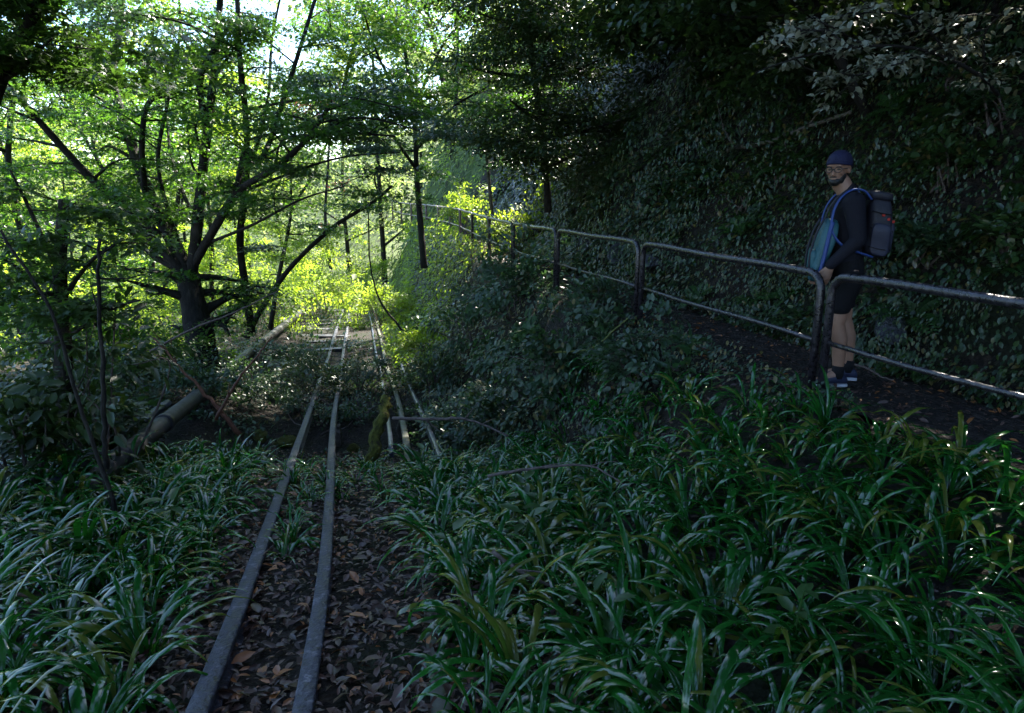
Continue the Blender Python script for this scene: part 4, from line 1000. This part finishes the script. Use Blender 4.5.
E = [('pel', 'sp'), ('sp', 'ch'), ('ch', 'nb'), ('nb', 'nt'), ('ch', 'sl'), ('sl', 'el'), ('el', 'wl'), ('ch', 'sr'), ('sr', 'er'), ('er', 'wr'), ('pel', 'hl'), ('hl', 'kl'), ('kl', 'al'), ('pel', 'hr'), ('hr', 'kr'), ('kr', 'ar'), ('al', 'tl'), ('ar', 'tr')]
RD = {'pel': (.14, .105), 'sp': (.13, .1), 'ch': (.15, .11), 'nb': (.075, .07), 'nt': (.058, .058), 'sl': .066, 'el': .046, 'wl': .028, 'sr': .066, 'er': .046, 'wr': .028,
      'hl': .09, 'kl': .058, 'al': .038, 'hr': .09, 'kr': .058, 'ar': .038, 'tl': .03, 'tr': .03}
V = [J[k] for k in order]; ED = [(idx[a], idx[b]) for a, b in E]
# calves: one extra joint in each shin
for s in 'lr':
    k, a = np.array(J['k' + s]), np.array(J['a' + s]); c = k * .68 + a * .32 + np.array((-.022, 0, 0))
    V.append(tuple(c)); n_ = len(V) - 1; order.append('c' + s); RD['c' + s] = .058
    ED.remove((idx['k' + s], idx['a' + s])); ED += [(idx['k' + s], n_), (n_, idx['a' + s])]
bm = bmesh.new(); to_bm(bm, skin_mesh(V, ED, [RD[k] for k in order]))
# hands: palm with five bent fingers each
for s in 'lr':
    w = np.array(J['w' + s]); sg = 1 if s == 'l' else -1
    d = np.array((.32, 0, -.95)); d /= np.linalg.norm(d); fwd = np.array((.95, 0, .32))
    hv = [w, w + d * .05, w + d * .085]; he = [(0, 1), (1, 2)]; hr = [(.024, .028), (.018, .038), (.016, .04)]
    for q, (o_, l) in enumerate([(-.03, .07), (-.01, .08), (.01, .075), (.03, .06)]):
        p0 = w + d * .085 - fwd * o_
        b0 = len(hv); hv += [p0, p0 + d * l * .5 + np.array((0, -sg * .012, 0)), p0 + d * l + np.array((0, -sg * .04, 0))]; he += [(2, b0), (b0, b0 + 1), (b0 + 1, b0 + 2)]; hr += [.0095, .009, .0075]
    b0 = len(hv); t0 = w + d * .03 + fwd * .03
    hv += [t0, t0 + d * .035 + fwd * .02 + np.array((0, -sg * .012, 0)), t0 + d * .065 + fwd * .022 + np.array((0, -sg * .022, 0))]; he += [(0, b0), (b0, b0 + 1), (b0 + 1, b0 + 2)]; hr += [.013, .011, .009]
    to_bm(bm, skin_mesh(hv, he, hr))
# head, turned towards the camera
HC = Vector((.11, 0, 1.67)); HQ = Quaternion((0, 0, 1), R(54)) @ Quaternion((0, 1, 0), R(4))
HM = Matrix.Translation(HC) @ HQ.to_matrix().to_4x4()
hb = bmesh.new()
ell(hb, (-.012, 0, .028), (.098, .077, .092)); ell(hb, (.018, 0, -.045), (.07, .06, .075)); ell(hb, (.058, 0, -.092), (.026, .03, .022))
ell(hb, (.082, 0, -.03), (.024, .014, .03), Quaternion((0, 1, 0), R(-18))); ell(hb, (.098, 0, -.043), (.014, .014, .011)); ell(hb, (.078, 0, -.07), (.016, .026, .007)); ell(hb, (.075, 0, -.081), (.016, .022, .007))
for s in (1, -1):
    ell(hb, (-.005, s * .077, -.01), (.02, .009, .032), Quaternion((0, 0, 1), R(s * -18))); ell(hb, (.06, s * .04, -.028), (.024, .022, .02)); ell(hb, (.076, s * .03, .022), (.014, .028, .009))
ell(hb, (-.02, 0, -.1), (.055, .05, .08))
hm = bpy.data.meshes.new('h'); hb.to_mesh(hm); hb.free(); to_bm(bm, hm, HM)
body = link('body', remeshed('body', bm, .0058, 2, True), M['skin'], man)
def head_part(name, mat, fn, vox=None):
    b_ = bmesh.new(); fn(b_)
    if vox: me = remeshed(name, b_, vox, 1); t = bmesh.new(); t.from_mesh(me)
    else: t = b_
    t.transform(HM); me = bpy.data.meshes.new(name); t.to_mesh(me); t.free()
    for p_ in me.polygons: p_.use_smooth = True
    return link(name, me, M[mat], man)
def cap_fn(b):
    ell(b, (-.014, 0, .034), (.106, .085, .096), seg=36)
    bmesh.ops.bisect_plane(b, geom=b.verts[:] + b.edges[:] + b.faces[:], plane_co=(.085, 0, .035), plane_no=(-.16, 0, 1), clear_inner=True)
    bmesh.ops.solidify(b, geom=b.faces[:], thickness=-.004)
head_part('cap', 'cap', cap_fn)
def capband(b):
    n = 40; rings = []
    vs = []
    for k in range(n):
        a = 2 * math.pi * k / n; x_ = -.014 + .107 * math.cos(a); y_ = .0865 * math.sin(a); z_ = .03 + (x_ - .085) * .16
        vs.append([b.verts.new((x_ + .003 * math.cos(a) * e, y_ + .003 * math.sin(a) * e, z_ + dz)) for dz, e in ((0, 0), (0, 1), (.026, 1), (.026, 0))])
    for k in range(n):
        p, q = vs[k], vs[(k + 1) % n]
        for j in range(4): b.faces.new((p[j], p[(j + 1) % 4], q[(j + 1) % 4], q[j]))
head_part('cap_band', 'cap', capband)
def hair_fn(b): ell(b, (-.035, 0, .0), (.079, .079, .07)); ell(b, (-.05, 0, -.045), (.045, .06, .05))
head_part('hair', 'hair', hair_fn, .006)
def beard_fn(b):
    ell(b, (.06, 0, -.095), (.036, .042, .034)); ell(b, (.03, .046, -.07), (.036, .016, .044), Quaternion((0, 0, 1), R(-20))); ell(b, (.03, -.046, -.07), (.036, .016, .044), Quaternion((0, 0, 1), R(20)))
    ell(b, (.086, 0, -.06), (.011, .03, .006))
head_part('beard', 'hair', beard_fn, .005)
def brow_fn(b):
    for s in (1, -1): ell(b, (.087, s * .034, .012), (.006, .022, .0045), Quaternion((0, 0, 1), R(-s * 14)))
head_part('eyebrows', 'hair', brow_fn)
def eye_fn(b):
    for s in (1, -1): ell(b, (.077, s * .033, -.006), (.011, .0145, .007))
head_part('eyes', 'frame', eye_fn)
gl = MB()
for s in (1, -1):
    a = np.linspace(0, 2 * math.pi, 25)
    gl.tube(np.stack([.1 - .012 * (np.abs(np.sin(a) * .026 + .034)) / .06, s * (.034 + .026 * np.sin(a)), -.008 + .019 * np.cos(a)], 1), .0028, 6)
    gl.tube([(.09, s * .06, -.002), (.04, s * .078, .0), (-.005, s * .082, .002)], .0025, 5)
gl.tube([(.098, .009, -.006), (.103, 0, -.004), (.098, -.009, -.006)], .0028, 5)
V_ = np.vstack(gl.V); V_ = np.array([tuple(HM @ Vector(v)) for v in V_]); gl.V = [V_]; gl.T = [np.vstack(gl.T)]
gso = gl.build('glasses', M['frame'], man)
def lens_fn(b):
    for s in (1, -1): bmesh.ops.create_circle(b, cap_ends=True, segments=20, radius=1, matrix=Matrix.Translation((.094, s * .034, -.008)) @ Matrix.Rotation(R(90), 4, 'Y') @ Matrix.Diagonal((.018, .025, 1, 1)))
lo = head_part('lens', 'lens', lens_fn); lo.parent = gso
# clothes
def cloth(name, ks, es, rad, mat, vox=.008):
    v = [p for p in ks]; me = skin_mesh(v, es, rad); b = bmesh.new(); b.from_mesh(me)
    me = remeshed(name, b, vox, 4)
    return link(name, me, M[mat], man)
j = lambda k: np.array(J[k])
sv = [j('pel') + (0, 0, -.03), j('sp'), j('ch'), j('nb') + (0, 0, .03), j('sl'), j('el'), j('wl') + (0, 0, .015), j('sr'), j('er'), j('wr') + (0, 0, .015)]
cloth('shirt', sv, [(0, 1), (1, 2), (2, 3), (2, 4), (4, 5), (5, 6), (2, 7), (7, 8), (8, 9)], [(.152, .12), (.138, .108), (.155, .118), (.074, .07), .078, .056, .04, .078, .056, .04], 'shirt')
sv = [j('pel') + (0, 0, .02), j('hl') + (0, .0, -.02), j('hl') * .4 + j('kl') * .6 + (0, .006, .03), j('kl') * .8 + j('hl') * .2 + (0, .006, .06), j('hr') + (0, 0, -.02), j('hr') * .4 + j('kr') * .6 + (0, -.006, .03), j('kr') * .8 + j('hr') * .2 + (0, -.006, .06)]
cloth('shorts', sv, [(0, 1), (1, 2), (2, 3), (0, 4), (4, 5), (5, 6)], [(.15, .118), .1, .082, .078, .1, .082, .078], 'shorts')
for s in 'lr':
    a = j('a' + s); t = j('t' + s)
    mb = MB(); d = (t - a) * (1, 1, 0); d /= np.linalg.norm(d)
    mb.tube([a + (0, 0, -.03), a + (0, 0, .02), a + (-.004, 0, .07)], [.046, .044, .05], 14); mb.build('sock', M['sock'], man)
    sd = np.array((-d[1], d[0], 0)); rings = []; soles = []
    for f, w, h in [(-.075, .026, .05), (-.06, .036, .075), (-.02, .04, .09), (.03, .042, .088), (.08, .046, .062), (.13, .05, .05), (.17, .046, .042), (.2, .03, .03)]:
        c = np.array((a[0], a[1], 0)) + d * f; aa = np.linspace(0, 2 * math.pi, 16, endpoint=False)
        rings.append(np.array([c + sd * w * math.cos(q) + np.array((0, 0, .022 + h * (.5 + .5 * math.sin(q)))) for q in aa]))
        soles.append(np.array([c + sd * (w + .006) * np.sign(math.cos(q)) * abs(math.cos(q)) ** .5 + np.array((0, 0, .014 + .013 * np.sign(math.sin(q)) * abs(math.sin(q)) ** .5)) for q in aa]))
    mb = MB(); mb.loft(rings); sh = mb.build('shoe', M['shoe'], man)
    mb = MB(); mb.loft(soles); mb.build('sole', M['sole'], sh)

# his packs
def sbox(c, r, e=.45, n=28, taper=0., fn=None):
    bm_ = bmesh.new(); bmesh.ops.create_uvsphere(bm_, u_segments=n, v_segments=n // 2 + 2, radius=1)
    for v in bm_.verts:
        p = np.array(v.co); q = np.sign(p) * np.abs(p) ** e; q = q * np.array(r); q[:2] *= 1 - taper * q[2] / r[2]
        if fn: q = fn(q)
        v.co = Vector(q + np.array(c))
    return bm_
def bm_link(name, bm_, mat, parent):
    me = bpy.data.meshes.new(name); bm_.to_mesh(me); bm_.free()
    for p_ in me.polygons: p_.use_smooth = True
    return link(name, me, M[mat], parent)
wav = lambda q: q + .008 * np.sin(q[[1, 2, 0]] * 24)
base_m = man.matrix_basis.copy()
def worn(name, label):
    e = empty(name, man.location, man.rotation_euler[2]); e.scale = man.scale; return tag(e, label, 'backpack')
bp = worn('backpack', 'black backpack with slate side pocket and red tabs on the man\'s back')
bm_link('pack_body', sbox((-.2, .0, 1.25), (.09, .14, .235), .5, fn=wav, taper=.12), 'pack', bp)
bm_link('top_lid', sbox((-.195, 0, 1.465), (.088, .13, .04), .6, fn=wav), 'pack', bp)
bm_link('side_pocket', sbox((-.2, .13, 1.15), (.07, .025, .12), .5, fn=wav), 'packgrey', bp)
bm_link('front_pocket', sbox((-.285, 0, 1.17), (.03, .1, .13), .5, fn=wav), 'packgrey', bp)
for k, (px_, pz_, yy) in enumerate([(-.2, 1.33, .14), (-.24, 1.3, .135), (-.285, 1.28, .1)]):
    bm_link('red_tab', sbox((px_, yy, pz_), (.011, .006, .011), .6, 12), 'red_tab', bp)
for s in (1, -1):
    mb = MB(); q = catmull([(-.12, s * .09, 1.44), (-.06, s * .095, 1.505), (.03, s * .1, 1.51), (.11, s * .115, 1.44), (.15, s * .13, 1.33), (.145, s * .15, 1.2), (.06, s * .172, 1.1), (-.1, s * .15, 1.04), (-.16, s * .12, 1.02)], 6)
    mb.tube(q, .017, 8, flat=.5); mb.build('strap', M['blue'], bp)
fb = worn('chest_bag', 'teal bag with blue edging hanging on the man\'s chest')
bm_link('bag_body', sbox((.175, .03, 1.06), (.06, .125, .24), .55, fn=lambda q: wav(q) + np.array((.05 * (-q[2] / .24), 0, 0)), taper=-.12), 'teal', fb)
bm_link('bag_pocket', sbox((.245, .03, .97), (.03, .095, .11), .55, fn=wav), 'teal', fb)
mb = MB(); mb.tube(catmull([(.15, .15, 1.28), (.17, .16, 1.16), (.19, .165, 1.0), (.21, .16, .88)], 6), .016, 8); mb.build('piping', M['blue'], fb)
mb = MB(); mb.tube(catmull([(.2, .09, 1.28), (.17, .1, 1.38), (.12, .1, 1.46), (.03, .085, 1.53)], 6), .012, 8, flat=.5); mb.build('bag_strap', M['pack'], fb)
for zz in (1.34, 1.22, 1.08):
    mb = MB(); mb.tube(catmull([(-.12, .138, zz + .02), (-.2, .152, zz), (-.28, .11, zz - .01), (-.3, .0, zz - .01), (-.28, -.11, zz - .01)], 5), .007, 6, flat=.5); mb.build('webbing', M['shorts'], bp)
for yy in (.11, .0):
    mb = MB(); mb.tube(catmull([(.2, yy, 1.3), (.245, yy, 1.2), (.275, yy, 1.05), (.278, yy, .9)], 5), .009, 6); mb.build('bag_seam', M['pack'], fb)

# ------------------------------------------------------------------ light, sky, camera
SUN = Vector((.42, .8, 1.0)).normalized()
sl = bpy.data.lights.new('sun', 'SUN'); sl.energy = 5.0; sl.angle = R(.6); sl.color = (1, .94, .82)
so = bpy.data.objects.new('sun', sl); COL.objects.link(so); so.rotation_euler = SUN.to_track_quat('Z', 'Y').to_euler(); so.location = (8, 40, 40)
w = bpy.data.worlds.new('World'); scene.world = w; w.use_nodes = True; nt = w.node_tree
sky = nt.nodes.new('ShaderNodeTexSky'); sky.sky_type = 'NISHITA'; sky.sun_disc = False
sky.sun_elevation = math.asin(SUN.z); sky.sun_rotation = math.atan2(SUN.x, SUN.y); sky.ozone_density = 4.0; sky.air_density = 1.0; sky.dust_density = .6
bg = nt.nodes['Background']; bg.inputs[1].default_value = .115; nt.links.new(sky.outputs[0], bg.inputs[0])
cam = bpy.data.cameras.new('camera'); cam.lens = 36 * F / 1024; cam.sensor_width = 36; cam.clip_end = 1000; cam.clip_start = .05
co = bpy.data.objects.new('camera', cam); COL.objects.link(co); co.location = (0, 0, CAMZ); co.rotation_euler = (R(90) - PITCH, 0, 0)
scene.camera = co
vs = scene.view_settings; scene.display_settings.display_device = 'sRGB'
vs.view_transform = 'Standard'; vs.look = 'None'; vs.exposure = 2.75; vs.gamma = 1; vs.use_curve_mapping = False
scene.render.engine = 'CYCLES'
cy = scene.cycles; cy.max_bounces = 6; cy.diffuse_bounces = 3; cy.glossy_bounces = 2; cy.transmission_bounces = 3; cy.transparent_max_bounces = 6
cy.caustics_reflective = False; cy.caustics_refractive = False; cy.sample_clamp_indirect = 4; cy.use_denoising = True
